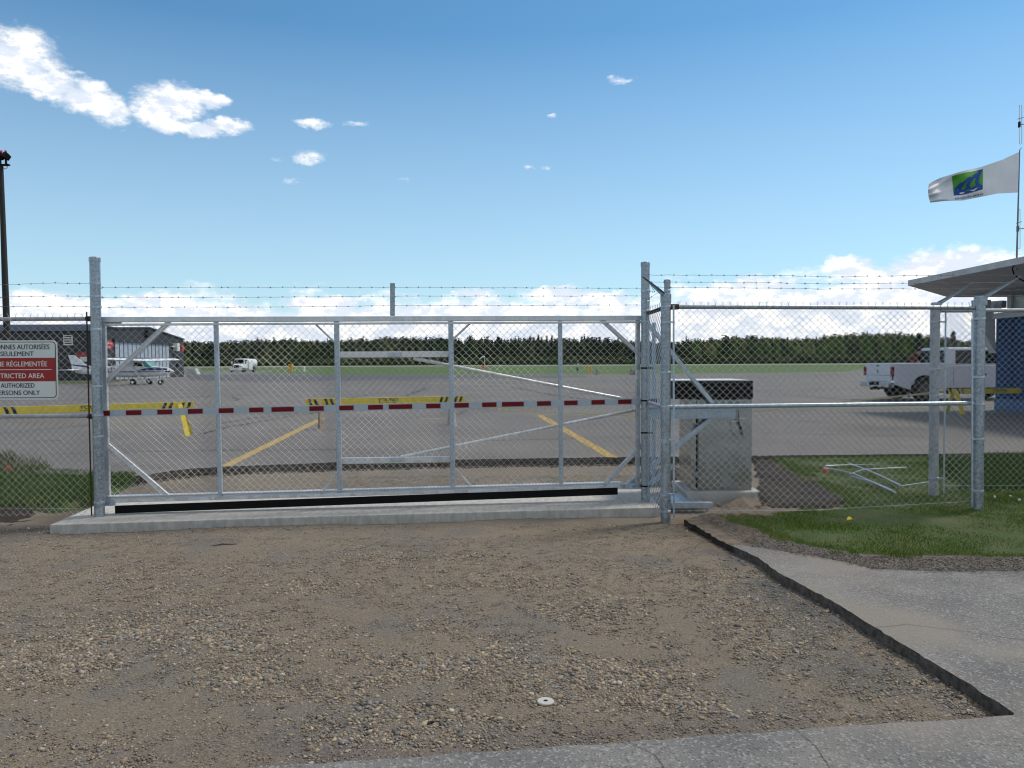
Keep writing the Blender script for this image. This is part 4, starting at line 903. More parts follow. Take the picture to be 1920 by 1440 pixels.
# light mast at far left
mp_ = D(16,700,38); mpole = empty('floodlight_mast', (mp_.x,38,ZA), 'tall dark wooden floodlight mast at the left edge', 'light mast')
topm = D(2,312,38); MB().tube([(mp_.x+.02,38,-.2),(mp_.x*.5+topm.x*.5,38,(ZA+topm.z)/2),(topm.x,38,topm.z)], [.17,.14,.10], 14).build('pole', WOODD, mpole, True)
hx, hz = topm.x, topm.z
mb = MB(); mb.bb((hx-.9,37.9,hz+.02),(hx+.42,38.05,hz+.10)); mb.bb((hx-.9,37.9,hz+.42),(hx+.35,38.05,hz+.50)); 
for x in (hx-.3,hx,hx+.28): mb.bb((x-.03,37.9,hz+.0),(x+.03,38.0,hz+.7))
mb.build('bracket', BLACKP, mpole)
for x, s in ((hx-.55,1),(hx-.18,1),(hx+.12,1),(hx+.42,.9)):
    mb = MB(); R = Matrix.Rotation(math.radians(-22), 3, 'X') @ Matrix.Rotation(math.radians(20 if x > hx+.3 else 0), 3, 'Y'); mb.box((x,37.75,hz+.42), (.26,.3,.26), R); fl = mb.build('floodlight', BLACKP, mpole, bevel=.02)
    mb = MB(); mb.box(Vector((x,37.75,hz+.42))+R@Vector((0,-.152,0)), (.2,.01,.18), R); mb.build('lens', GLASS, fl)
for x in (hx+.03,hx+.24,hx-.3):
    MB().tube([(x,38,hz+.62),(x,38,hz+.75),(x,38,hz+.79)], [.055,.055,.02], 10).build('red_beacon', mat('beacon', (.5,.05,.15), .3), mpole, True)
mb = MB(); mb.tube([(hx+.1,37.9,hz+.0),(hx+.25,37.9,hz-.16),(hx+.36,37.9,hz-.1),(hx+.36,37.9,hz+.1)], .015, 6); mb.build('cable', BLACK, mpole)

# ================================================================ AIRPLANE
pl0 = P(265,722,ZA)
def make_plane():
    r = empty('light_aircraft', (0,0,0), 'small white high wing airplane with blue stripes parked before the hangar', 'airplane')
    secs = [(-3.75,0,1.02,.03,.06),(-3.4,0,1.02,.09,.16),(-2.4,0,1.03,.20,.26),(-1.4,0,1.05,.34,.36),(-.6,0,1.06,.48,.47),(.2,0,1.07,.52,.50),(.9,0,1.04,.51,.44),(1.6,0,1.02,.46,.38),(2.3,0,1.02,.38,.32),(2.62,0,1.03,.26,.24)]
    secs = [(x,cy,cz*.88,ry,rz*.9) for x,cy,cz,ry,rz in secs]
    f = MB().loft(secs, 20, 2.5).build('fuselage', WPAINT, r, True)
    def side(sec_t0, sec_t1, z0f, z1f, nm, m, off=.006):
        mb = MB()
        for sgn in (-1, 1):
            n = 24; prev = None
            for i in range(n+1):
                x = sec_t0+(sec_t1-sec_t0)*i/n
                for a, b in zip(secs[:-1], secs[1:]):
                    if a[0] <= x <= b[0]: t = (x-a[0])/(b[0]-a[0]); cz = a[2]+(b[2]-a[2])*t; ry = a[3]+(b[3]-a[3])*t; rz = a[4]+(b[4]-a[4])*t
                row = []
                zl0, zl1 = z0f(i/n), z1f(i/n)
                for k in range(5):
                    z = zl0+(zl1-zl0)*k/4; q = max(-.999, min(.999, (z-cz)/rz)); y = ry*(1-abs(q)**2.5)**(1/2.5); row.append((x, sgn*(y+off), z))
                if prev: 
                    for k in range(4): mb.add([prev[k], row[k], row[k+1], prev[k+1]], [(0,1,2,3)])
                prev = row
        return mb.build(nm, m, f, fixn=False)
    side(-1.9, 2.4, lambda t: .86+.03*t, lambda t: .90+.05*t, 'stripe', NAVY)
    side(-1.7, 2.1, lambda t: .80+.04*t, lambda t: .82+.04*t, 'stripe', NAVY)
    side(.7, 2.6, lambda t: .95+.04*t, lambda t: .96+.25*min(t*2.2,1)*(1-.55*max(0,t-.4)), 'nose_panel', NAVY)
    # cabin and wing, set forward by q_
    q_ = .5
    cabn = MB().hexa([(-1.2,-.36,1.22),(1.15+q_,-.46,1.14),(1.15+q_,.46,1.14),(-1.2,.36,1.22)], [(-.15+q_,-.40,1.58),(.62+q_,-.42,1.60),(.62+q_,.42,1.60),(-.15+q_,.40,1.58)]).build('cabin', WPAINT, r, bevel=.03)
    mb = MB()
    for s in (-1,1): mb.add([(-.05+q_,s*.466,1.26),(.62+q_,s*.470,1.24),(.52+q_,s*.444,1.50),(.02+q_,s*.440,1.50)], [(0,1,2,3)]); 
    mb.build('side_window', GLASS, cabn, fixn=False)
    MB().hexa([(.66+q_,-.475,1.20),(1.18+q_,-.475,1.17),(1.18+q_,.475,1.17),(.66+q_,.475,1.20)], [(.60+q_,-.43,1.60),(.70+q_,-.43,1.59),(.70+q_,.43,1.59),(.60+q_,.43,1.60)]).build('windscreen_shade', TEAL, cabn)
    # wing
    zt = 1.60; mb = MB()
    for s in (-1,1):
        def af(y, ch, x0, z): return [(x0,y,z),(x0-.08*ch,y,z+.065*ch),(x0-.35*ch,y,z+.10*ch),(x0-ch,y,z+.01),(x0-.5*ch,y,z-.03*ch),(x0-.08*ch,y,z-.035*ch)]
        st = [af(0,1.35,.75+q_,zt), af(s*2.3,1.35,.75+q_,zt+.04), af(s*4.55,1.02,.63+q_,zt+.09), af(s*4.7,.8,.55+q_,zt+.10)]
        vs = [p for q in st for p in q]; fs = []
        for i in range(3):
            for k in range(6): fs.append((i*6+k, i*6+(k+1)%6, (i+1)*6+(k+1)%6, (i+1)*6+k))
        fs.append(tuple(range(18,24))); mb.add(vs, fs)
    wg = mb.build('wing', WPAINT, r, True)
    mb = MB()
    for s in (-1,1): mb.tube([(.25+q_,s*2.2,1.62),(.35+q_,s*.46,.72)], .04, 8); 
    mb.build('wing_strut', WPAINT, r, True)
    mb = MB(); mb.prism([(-3.95,-.035,.95),(-2.45,-.035,1.18),(-3.05,-.035,1.42),(-3.75,-.035,2.02),(-4.2,-.035,2.02),(-3.98,-.035,1.35)], (0,.07,0)); fin = mb.build('fin', WPAINT, r, bevel=.02)
    mb = MB(); mb.prism([(-3.97,-.037,1.33),(-2.62,-.037,1.12),(-2.95,-.037,1.30),(-3.96,-.037,1.40)], (0,.074,0)); mb.build('fin_stripe', NAVY, fin)
    mb = MB(); mb.hexa([(-4.15,-1.45,1.0),(-3.25,-1.45,1.0),(-3.25,1.45,1.0),(-4.15,1.45,1.0)], [(-4.15,-1.45,1.03),(-3.4,-1.45,1.06),(-3.4,1.45,1.06),(-4.15,1.45,1.03)]); mb.build('tailplane', WPAINT, r, bevel=.01)
    # gear
    for x, y, rad in ((.75,-1.05,.20),(.75,1.05,.20),(2.05,0,.17)):
        t = MB().disc((x,y,rad), rad, .16, 'y', 20).build('wheel', TYRE, r, bevel=.03)
        MB().disc((x,y-.02,rad), rad*.42, .16, 'y', 14).build('rim', WPAINT, t)
        lg = MB().tube([(x,y*.9,rad),(x,y*.3,.62)] if y else [(x,-.05,rad),(x,-.05,.7)], .035, 8).build('gear_leg', WPAINT, r, True)
    MB().tube([(2.60,0,.90),(2.78,0,.90),(2.95,0,.90)], [.17,.13,.02], 14).build('spinner', WPAINT, r, True)
    mb = MB(); mb.hexa([(2.68,-.06,.14),(2.70,.06,.14),(2.72,.06,.14),(2.70,-.06,.14)], [(2.66,-.03,1.66),(2.70,.05,1.66),(2.72,.05,1.66),(2.68,-.03,1.66)]) if False else mb.hexa([(2.70,-.75,.86),(2.72,-.75,.94),(2.74,-.75,.94),(2.72,-.75,.86)], [(2.70,.75,.86),(2.72,.75,.94),(2.74,.75,.94),(2.72,.75,.86)])
    mb.build('propeller', BLACKP, r)
    mb = MB(); text_mb(mb, 'BITY', .34, 1.0, (-1.02,-.40,.84), (1,0,0), (0,0,1), (0,-1,0), .0, .0)
    for v in mb.v: v.y = -(.27+(v.x+2.4)*.155)-.02
    mb.build('registration', NAVY, f, fixn=False)
    mb = MB(); mb.tube([(-.1,-1.9,1.62),(-.5,-2.1,.02)], .012, 5); mb.build('tie_down_rope', TWHITE, r)
    return r
pln = make_plane(); pln.location = (D(244,700,pl0.y+.8).x, pl0.y+.8, ZA); pln.rotation_euler = (0,0,math.radians(-8)); pln.scale = (1.17, .92, 1.08)

# ================================================================ FUEL TRUCK
def wheel(r, x, y, rad, wd, rimm=CHROME):
    t = MB().disc((x,y,rad), rad, wd, 'y', 26).build('wheel', TYRE, r, bevel=.03)
    MB().disc((x,y+(-.01 if y < 0 else .01),rad), rad*.58, wd, 'y', 20).build('rim', rimm, t)
    return t
def fuel_truck():
    r = empty('fuel_truck', (0,0,0), 'white tank truck parked beyond the gate on the apron edge', 'truck')
    MB().bb((-5.4,-.5,.6),(1.9,.5,.9)).build('chassis', BLACKP, r)
    MB().loft([(-5.2,0,1.75,.9,.6),(-5.1,0,1.75,1.08,.78),(-1.0,0,1.8,1.12,.8),(-.9,0,1.8,.95,.66)], 28, 3.).build('tank', WPAINT, r, True)
    MB().bb((-2.6,-1.2,.45),(-1.0,1.2,2.0)).build('pump_cabinet', WPAINT, r, bevel=.05)
    c = MB().hexa([(-.7,-1.05,.75),(1.0,-1.05,.75),(1.0,1.05,.75),(-.7,1.05,.75)], [(-.7,-.95,2.55),(.55,-.95,2.55),(.55,.95,2.55),(-.7,.95,2.55)]).build('cab', WPAINT, r, bevel=.08)
    MB().hexa([(.93,-.88,1.62),(.94,-.88,1.62),(.94,.88,1.62),(.93,.88,1.62)], [(.66,-.83,2.38),(.70,-.83,2.38),(.70,.83,2.38),(.66,.83,2.38)]).build('windscreen', GLASS, c)
    mb = MB()
    for s in (-1,1): mb.hexa([(-.4,s*1.04,1.6),(.62,s*1.04,1.6),(.62,s*.99,1.6),(-.4,s*.99,1.6)], [(-.4,s*1.0,2.3),(.5,s*1.0,2.3),(.5,s*.95,2.3),(-.4,s*.95,2.3)])
    mb.build('side_window', GLASS, c)
    MB().hexa([(.8,-.95,.75),(2.05,-.85,.75),(2.05,.85,.75),(.8,.95,.75)], [(.8,-.8,1.65),(1.95,-.6,1.42),(1.95,.6,1.42),(.8,.8,1.65)]).build('hood', WPAINT, r, bevel=.06)
    MB().hexa([(2.055,-.48,.85),(2.09,-.48,.85),(2.09,.48,.85),(2.055,.48,.85)], [(1.98,-.45,1.34),(2.03,-.45,1.34),(2.03,.45,1.34),(1.98,.45,1.34)]).build('grille', GLASS, r)
    MB().bb((2.05,-1.15,.42),(2.3,1.15,.75)).build('bumper', WPAINT, r, bevel=.04)
    for s in (-1,1):
        MB().bb((1.7,s*.72-.14,.98),(2.06,s*.72+.14,1.2)).build('headlight', CHROME, r, bevel=.03)
        MB().bb((1.1,s*1.15-.2,.8),(1.9,s*1.15+.02 if s > 0 else s*1.15+.2,1.15)).build('fender', WPAINT, r, bevel=.06)
        MB().bb((.75,s*1.38-.08,1.5),(.85,s*1.38+.08,2.05)).build('mirror', WPAINT, r, bevel=.02)
        wheel(r, 1.45, s*1.0, .48, .28); wheel(r, -3.6, s*1.0, .48, .42)
    return r
ft = fuel_truck(); fp = P(452,698,ZA); ft.location = (fp.x,fp.y,ZA); ft.rotation_euler = (0,0,math.radians(-62-8)); ft.scale = (.95,.95,.95)
ft.rotation_euler.z = math.radians(-78-16)

# ================================================================ PICKUP
RIMD = mat('dark_rim', (.09,.095,.10), .5, .5, .2, 9)
def pickup():
    r = empty('pickup_truck', (0,0,0), 'silver grey crew cab pickup truck parked beside the blue building', 'pickup truck')
    W_ = .98
    def arch(cx_, n=14, ra=.54, z=.42): return [(cx_-ra*math.cos(math.pi*k/n), z+ra*.98*math.sin(math.pi*k/n)) for k in range(n+1)]
    prof = [(-2.9,.62),(-2.32,.42)]+arch(-1.72)+[(1.35,.42)]+arch(1.98)+[(2.75,.5),(2.95,.75),(2.93,1.14),(1.65,1.30),(-.88,1.30),(-.88,1.40),(-2.9,1.40)]
    prof = [(x,-W_,z) for x,z in prof]
    bd = MB()
    bd.prism(prof, (0,.07,0)); bd.prism([(x,W_-.07,z) for x,_,z in prof], (0,.07,0))
    bd.bb((-2.88,-W_+.071,.60),(2.85,W_-.071,.72)); bd.bb((1.5,-W_+.071,1.02),(2.85,W_-.071,1.17))
    bd.bb((-.93,-W_+.071,.72),(-.87,W_-.071,1.38))
    body = bd.build('body', PICKP, r, bevel=.02)
    tg = MB().bb((-2.96,-.80,.72),(-2.88,.80,1.40)).build('tailgate', PICKP, r, bevel=.015)
    MB().bb((-2.97,-.08,1.28),(-2.962,.10,1.32)).build('handle', BLACKP, tg); MB().bb((-2.97,-.03,1.04),(-2.962,.04,1.15)).build('emblem', BLACKP, tg)
    MB().bb((-2.968,-.75,.94),(-2.961,.75,.95)).build('crease', BLACKP, tg)
    mb = MB(); mb.prism([(-3.14,-.97,.50),(-3.14,-.33,.50),(-3.14,-.36,.70),(-3.14,-.97,.70)], (.24,0,0)); mb.prism([(-3.14,.97,.50),(-3.14,.33,.50),(-3.14,.36,.70),(-3.14,.97,.70)], (.24,0,0)); mb.bb((-3.10,-.36,.50),(-2.92,.36,.57)); mb.build('rear_bumper', CHROME, r, bevel=.03)
    MB().bb((-3.02,-.3,.575),(-2.93,.3,.70)).build('plate_recess', BLACKP, r)
    MB().bb((-3.24,-.05,.40),(-2.9,.05,.5)).build('tow_hitch', BLACKP, r)
    for s_ in (-1,1): MB().bb((-2.975,s_*.90-.07,.93),(-2.74,s_*.91+.078,1.27)).build('tail_light', TAIL, r, bevel=.02)
    cx0_, cx1_, tx0_, tx1_ = -.88, 1.75, -.74, .98
    cabo = MB().hexa([(cx0_,-.96,1.29),(cx1_,-.96,1.27),(cx1_,.96,1.27),(cx0_,.96,1.29)], [(tx0_,-.78,1.97),(tx1_,-.78,1.97),(tx1_,.78,1.97),(tx0_,.78,1.97)]).build('cab', PICKP, r, bevel=.06)
    def sq(x0, x1, x2, x3, z0=1.37, z1=1.86, s=-1):
        y = lambda z: s*(.96-(z-1.28)/.69*.18+.010)
        return [(x0,y(z0),z0),(x1,y(z0),z0),(x2,y(z1),z1),(x3,y(z1),z1)]
    for s_ in (-1,1):
        for q in ((-.52,.32,.32,-.44),(.46,1.58,.99,.46)):
            MB().prism(sq(*q, s=s_), (0,s_*.006,0)).build('side_window', GLASS, cabo)
    MB().prism([(cx0_+.005,-.82,1.38),(cx0_+.005,.82,1.38),(tx0_-.035,.72,1.86),(tx0_-.035,-.72,1.86)], (-.012,0,0)).build('rear_window', GLASS, cabo)
    MB().prism([(1.70,-.84,1.33),(1.70,.84,1.33),(1.05,.72,1.90),(1.05,-.72,1.90)], (.03,0,.03)).build('windscreen', GLASS, cabo)
    for s_ in (-1,1):
        MB().bb((1.35,s_*1.08-.12,1.34),(1.48,s_*1.08+.12,1.62)).build('mirror', BLACKP, r, bevel=.03)
        wheel(r, -1.72, s_*.86, .43, .26, RIMD); wheel(r, 1.98, s_*.86, .43, .26, RIMD)
    for x in (.15, 1.15): MB().bb((x-.10,-W_-.014,1.13),(x+.10,-W_-.002,1.17)).build('door_handle', BLACKP, r)
    for x in (-.6, .41, 1.5): MB().bb((x-1.6 if False else x-.02,-W_-.003,.55),(x-.012 if True else x,-W_+.0,1.28)).build('door_gap', BLACKP, r)
    MB().bb((-.9,-W_-.06,.40),(1.35,-W_+.02,.48)).build('running_board', BLACKP, r)
    mb = MB(); mb.prism([(.25,-W_-.004,.76),(.55,-W_-.004,.76),(.7,-W_-.004,.98),(.52,-W_-.004,1.03)], (0,-.002,0)); mb.build('door_emblem', RED, r)
    MB().bb((-2.25,-.9,.30),(-2.2,-.6,.62)).build('mud_flap', BLACKP, r)
    MB().bb((-2.8,-.6,.42),(2.6,.6,.595)).build('underbody', BLACKP, r)
    MB().bb((-2.05,-.90,.7),(-1.35,.90,1.0)).build('wheel_housing', BLACKP, r)
    return r
PH = math.radians(5)
pk = pickup(); pk.rotation_euler = (0,0,PH); hd = Vector((math.cos(PH), math.sin(PH), 0))
cpos = P(1734,752,ZA); rn = Vector((hd.y,-hd.x,0)); pk.location = cpos+hd*1.72-rn*.98; pk.location.z = ZA

# person leaning over the bed
def person(loc, rz):
    r = empty('person', loc, 'person in dark red plaid jacket leaning over the pickup bed', 'person')
    def skin(nm, pts, edges, rad, m, parent, rootv=0):
        me = bpy.data.meshes.new(nm); me.from_pydata(pts, edges, []); o = link(nm, me, m, parent)
        sk = o.modifiers.new('skin', 'SKIN'); sk.use_smooth_shade = True
        for v, q in zip(me.skin_vertices[0].data, rad): v.radius = (q, q) if not isinstance(q, tuple) else q
        for i, v in enumerate(me.skin_vertices[0].data): v.use_root = (i == rootv)
        sb_ = o.modifiers.new('sub', 'SUBSURF'); sb_.levels = 1; sb_.render_levels = 2; return o
    # pelvis at .95; leaning forward (+y)
    pts = [(0,0,.95),(0,.06,1.12),(0,.20,1.32),(0,.28,1.44),(0,.33,1.53),(0,.36,1.62),(0,.37,1.70),
           (-.19,.25,1.40),(-.26,.42,1.20),(-.2,.62,1.26),(-.19,.70,1.27),(.19,.25,1.40),(.26,.42,1.20),(.2,.62,1.26),(.19,.70,1.27),
           (-.10,0,.88),(-.11,.02,.48),(-.11,-.02,.08),(-.11,.12,.04),(.10,0,.88),(.11,-.04,.48),(.11,-.10,.08),(.11,.04,.04)]
    ed = [(0,1),(1,2),(2,3),(3,4),(4,5),(5,6),(3,7),(7,8),(8,9),(9,10),(3,11),(11,12),(12,13),(13,14),(0,15),(15,16),(16,17),(17,18),(0,19),(19,20),(20,21),(21,22)]
    rd = [(.14,.11),(.14,.11),(.16,.12),(.12,.09),.055,.085,.075,.07,.052,.042,.03,.07,.052,.042,.03,.085,.062,.045,.04,.085,.062,.045,.04]
    b = skin('body', pts, ed, rd, SKIN, r)
    skin('jacket', [p for p in pts[:4]]+[pts[7],pts[8],pts[9],pts[11],pts[12],pts[13]], [(0,1),(1,2),(2,3),(3,4),(4,5),(5,6),(3,7),(7,8),(8,9)], [(.19,.15),(.19,.15),(.22,.17),(.19,.14),.11,.08,.06,.11,.08,.06], MAROON, r)
    o_ = Vector(loc); MB().tube([o_+Vector((0,.27,1.44)), o_+Vector((0,.31,1.52)), o_+Vector((0,.335,1.57))], [.15,.12,.09], 14).build('collar', MAROON, r, True)
    skin('trousers', [pts[0],pts[15],pts[16],pts[17],pts[19],pts[20],pts[21]], [(0,1),(1,2),(2,3),(0,4),(4,5),(5,6)], [(.155,.125),.10,.078,.062,.10,.078,.062], JEANS, r)
    o_ = Vector(loc); MB().tube([o_+Vector((0,.33,1.64)), o_+Vector((0,.34,1.70)), o_+Vector((0,.355,1.76)), o_+Vector((0,.36,1.79))], [.088,.094,.075,.03], 14).build('hair', BLACKP, r, True)
    r.rotation_euler = (0,0,rz); r.scale = (1.1,1.1,1.12); return r
bedside = pk.location-hd*.80-rn*1.25
person(Vector((bedside.x,bedside.y,ZA)), PH+math.pi)

# ================================================================ BLUE BUILDING
bc = P(1866,769,ZA); BX = bc.x; BY1 = bc.y; BY0 = 12.0
bl = empty('terminal_building', (BX+4,BY1-4,ZA), 'dark blue building with wide grey overhanging roof at the right edge', 'building')
wz = zat(1866,598,BY1)
mb = MB(); mb.bb((BX,BY0,ZA-.1),(BX+9,BY1,wz)); bw_o = mb.build('wall', BLUEW, bl)
for i in range(14):
    y = BY0+(BY1-BY0)*i/14; MB().bb((BX-.012,y,ZA),(BX-.001,y+.02,wz-.01)).build('panel_joint', BLACKP, bw_o)
MB().bb((BX-.03,BY0,ZA-.1),(BX-.001,BY1+.0,ZA+.35)).build('skirting', mat('blue_skirting', (.03,.10,.22), .6), bl)
MB().bb((BX-.10,BY0,wz+.001),(BX+9,BY1+.05,wz+.16)).build('sill', FIBRE, bl)
gz1 = wz+.80
MB().bb((BX+.12,BY0,wz+.161),(BX+.17,BY1-.5,gz1)).build('window', mat('pale_glazing', (.42,.50,.47), .2, 0, .15, 1), bl)
for y in (BY1-.5,BY1-1.9,BY1-3.5,BY1-5.1,BY1-6.7,BY1-8.3): MB().bb((BX+.05,y-.09,wz+.161),(BX+.22,y+.09,gz1)).build('mullion', FIBRE, bl)
# roof: fascia edge parallel to the wall, soffit sloping inwards
rt0 = D(1704,536,BY1+.6); zc_ = rt0.z
RX = rt0.x; RYb = rt0.y; zr = zc_; ff = .17
RYf = 9.5
mb = MB()
zi = D(1747,562,RYb+.6).z; xi = D(1747,562,RYb+.6).x
lo = [(xi,RYf,zi),(BX+9,RYf,zi),(BX+9,RYb-.3,zi),(xi,RYb-.3,zi)]; hi = [(RX,RYf,zr),(BX+9.5,RYf,zr),(BX+9.5,RYb,zr),(RX,RYb,zr)]
mb.hexa(lo, hi); mb.build('soffit', SOFFIT, bl)
MB().bb((RX-.02,RYf,zr+.001),(BX+9.6,RYb+.02,zr+ff)).build('roof', FIBRE, bl, bevel=.01)
# wedge shaped pier at the near corner of the wall
q = [D(1832,562,BY1+.1), D(1858,562,BY1+.1), D(1866,600,BY1+.1), D(1867,662,BY1+.1), D(1846,625,BY1+.1), D(1836,606,BY1+.1)]
MB().prism(q, (0,.3,0)).build('raking_pier', SOFFIT, bl)
lsp = D(1873,571,BY1-1); mb = MB(); mb.box(lsp, (.22,.3,.2), Matrix.Rotation(.5,3,'Z')); mb.tube([lsp+Vector((-.1,-.1,-.02)), lsp+Vector((-.2,-.25,-.08))], [.05,.11], 12); mb.build('loudspeaker', OLDG, bl)
mb = MB(); mb.tube([D(1903,496,BY1-4.2), D(1898,503,BY1-4.4), D(1901,514,BY1-4.4), D(1910,522,BY1-4.4), D(1925,530,BY1-4.4)], .016, 8); mb.build('cable', BLACK, bl, True)
# flag pole, flag, aerial
fpy = BY1-4.2; fb = D(1906,497,fpy); ft_ = D(1912,281,fpy)
fpo = empty('flagpole', fb, 'thin bare flagpole rising from the building roof', 'flagpole')
MB().tube([fb-Vector((0,0,.12)), fb.lerp(ft_,.5), ft_], [.022,.018,.012], 10).build('pole', WIREB, fpo, True)
MB().tube([ft_, ft_+Vector((.02,0,.03)), ft_+Vector((.05,0,.05))], .008, 6).build('finial', WIREB, fpo)
fo = empty('flag', D(1911,320,fpy), 'white city flag with green and blue emblem blowing from the flagpole', 'flag')
TL, BLc, TR_, BR_ = D(1740,342,fpy), D(1743,379,fpy), D(1910.5,285,fpy), D(1908,361,fpy)
def fsurf(u, v):     # u 0 at the pole .. 1 fly end, v 0 bottom .. 1 top
    top = [(1910.5,285),(1880,299),(1840,313),(1800,322),(1765,333),(1741,343)]; bot = [(1908,361),(1870,363),(1840,369),(1805,376),(1770,377),(1743,380)]
    def it(a, t): t *= len(a)-1; i = min(int(t), len(a)-2); f = t-i; return (a[i][0]*(1-f)+a[i+1][0]*f, a[i][1]*(1-f)+a[i+1][1]*f)
    x0_, y0_ = it(top, u); x1_, y1_ = it(bot, u); x = x1_+(x0_-x1_)*v; y = y1_+(y0_-y1_)*v
    x += (5*(v-.5)**2*4-3)*max(0, u-.85)*4
    dep = u*(.10*math.sin(6.5*u+2.4*v+.4)+.05*math.sin(15*u-5*v)+.03*math.sin(22*u*v+3))+.05*math.sin((1-v)*3+u*9)*u
    return D(x, y, fpy+dep*1.6)
nu, nv_ = 150, 80; V = []; Cc = []
def inlogo(s, t):     # s left->right, t bottom->top as seen
    if not (0 <= s <= 1 and 0 <= t <= 1): return None
    def near(pts, r):
        for (ax, ay), (bx, by) in zip(pts[:-1], pts[1:]):
            vx, vy = bx-ax, by-ay; q = max(0, min(1, ((s-ax)*vx+(t-ay)*vy)/(vx*vx+vy*vy)))
            if math.hypot(s-ax-q*vx, t-ay-q*vy) < r: return True
        return False
    if near([(.93,1.0),(.84,.72),(.80,.45),(.86,.28),(1.,.2)], .065) or near([(.80,.82),(.62,.62),(.50,.42),(.52,.26),(.66,.2),(.80,.3)], .06) or near([(.58,.72),(.36,.52),(.22,.34),(.26,.2),(.38,.18),(.5,.28)], .06) or near([(.30,.55),(.10,.32),(.06,.16),(.12,.1),(.22,.2)], .055): return (.015,.07,.30)
    if near([(.88,.85),(.72,.78)], .05): return (.015,.07,.30)
    if t < .10+.10*s: return (.015,.07,.30) if t > .03+.13*s-.08 and (math.sin(s*16)*.5+.5)*.12+.02+.1*s > t else None
    return (.07,.30,.03) if t > .12+.12*s+.0*math.sin(s*9) else (.07,.30,.03)
for j in range(nv_+1):
    for i in range(nu+1):
        u, v = i/nu, j/nv_; p = fsurf(u, v)-fo.location; V.append(tuple(p)); c = (.70,.73,.78)
        q = inlogo((.69-u)/(.69-.385), (v-.18-.04*(u-.385))/(.74))
        if q: c = q
        Cc.append((*c, 1))
V = np.array(V); I = np.arange((nv_+1)*(nu+1)).reshape(nv_+1, nu+1); Q = np.stack([I[:-1,:-1], I[:-1,1:], I[1:,1:], I[1:,:-1]], -1).reshape(-1, 4)
np_mesh('cloth', V, Q, FLAG, fo, True, np.array(Cc))
mb = MB(); text_mb(mb, 'trois-rivières', 1, 1, (0,0,0), (1,0,0), (0,0,1), (0,0,0), mapf=lambda x, y: fsurf(.535+x*.30, .035+.0*x+max(0,(y+.2))*.10-.01)-Vector((0,.02,0)))
mb.build('lettering', NAVY, fo, fixn=False)
def aerial(y0, y1, xx, lab):
    yy = fpy+.4; a = empty('dipole_aerial', D(xx,(y0+y1)/2,yy), lab, 'antenna', 'folded dipole aerials by the flagpole')
    t, b = D(xx,y0,yy), D(xx,y1,yy); wv_ = .028; mb = MB(); pts = []
    for k in range(9): an = math.pi*k/8; pts.append(t+Vector((wv_*math.cos(an),0,wv_*math.sin(an))))
    for k in range(9): an = math.pi+math.pi*k/8; pts.append(b+Vector((wv_*math.cos(an),0,wv_*math.sin(an))))
    pts.append(pts[0]); mb.tube(pts, .008, 6); mb.build('loop', ALU, a, True)
    m = t.lerp(b, .5); MB().bb((m.x-.045,m.y-.03,m.z-.07),(m.x-.015,m.y+.03,m.z+.07)).build('feed_box', BLACKP, a)
    MB().tube([m, m+Vector((.62,0,.06))], .016, 8).build('boom', OLDG, a); MB().tube([t.lerp(b,.33)+Vector((-.07,0,-.02)), t.lerp(b,.33)+Vector((.07,0,.02))], .008, 6).build('spreader', BLACKP, a)
aerial(199, 268, 1913.5, 'upper folded dipole aerial above the flag at the right edge')
aerial(394, 464, 1910.5, 'lower folded dipole aerial beside the flagpole under the flag')
mt = D(1960,300,fpy+.4); tag(MB().tube([(mt.x,mt.y,zr+ff),(mt.x,mt.y,zat(1950,150,mt.y))], .03, 10).build('aerial_mast', OLDG), 'slim steel mast holding the two dipole aerials', 'mast')

# ================================================================ SMALL AIRFIELD THINGS
def small(name, px, py, label, cat, group=None): p = P(px, py, ZA-.01); return empty(name, p, label, cat, group), p
r, p = small('equipment_box', 545, 697, 'amber equipment post on the grass beyond the middle barricade', 'marker'); k = p.y/F
MB().bb((p.x-3*k,p.y-.2,p.z),(p.x+3*k,p.y+.2,p.z+8*k)).build('leg_frame', AMBER, r, bevel=.03); MB().bb((p.x-4.2*k,p.y-.3,p.z+7*k),(p.x+4.2*k,p.y+.3,p.z+14*k)).build('head', AMBER, r, bevel=.05); MB().bb((p.x-1*k,p.y-.32,p.z+9*k),(p.x+.8*k,p.y-.301,p.z+12*k)).build('panel', BLK, r)
r, p = small('marker_drum', 570, 697, 'white marker drum on the grass right of the amber post', 'marker'); k = p.y/F
MB().tube([p, p+Vector((0,0,9.5*k)), p+Vector((0,0,10.5*k))], [2.6*k,2.4*k,1.2*k], 14).build('drum', WPAINT, r, True); MB().disc(p+Vector((-.2*k,-2.45*k,7*k)), .8*k, .02, 'y', 10).build('port', BLK, r)
r, p = small('marker_stub', 553, 696, 'small white stub between the amber post and the white drum', 'marker'); k = p.y/F
MB().tube([p, p+Vector((0,0,4*k)), p+Vector((0,0,4.6*k))], [1*k,.9*k,.4*k], 10).build('stub', TWHITE, r, True); MB().disc(p, 1.4*k, .04, 'z', 10).build('foot', TWHITE, r)
r, p = small('traffic_drum', 906.5, 700, 'orange and white striped drum on the grass behind the gate', 'marker'); k = p.y/F
for i in range(5): MB().tube([p+Vector((0,0,i*3.2*k)), p+Vector((0,0,(i+1)*3.2*k-.01))], [(3.3-.25*i)*k,(3.05-.25*i)*k], 14).build('band', ORANGE if i % 2 == 0 or i == 3 else TWHITE, r, True)
r, p = small('windsock', 909, 688, 'white windsock on a thin mast before the dark trees', 'windsock'); k = p.y/F
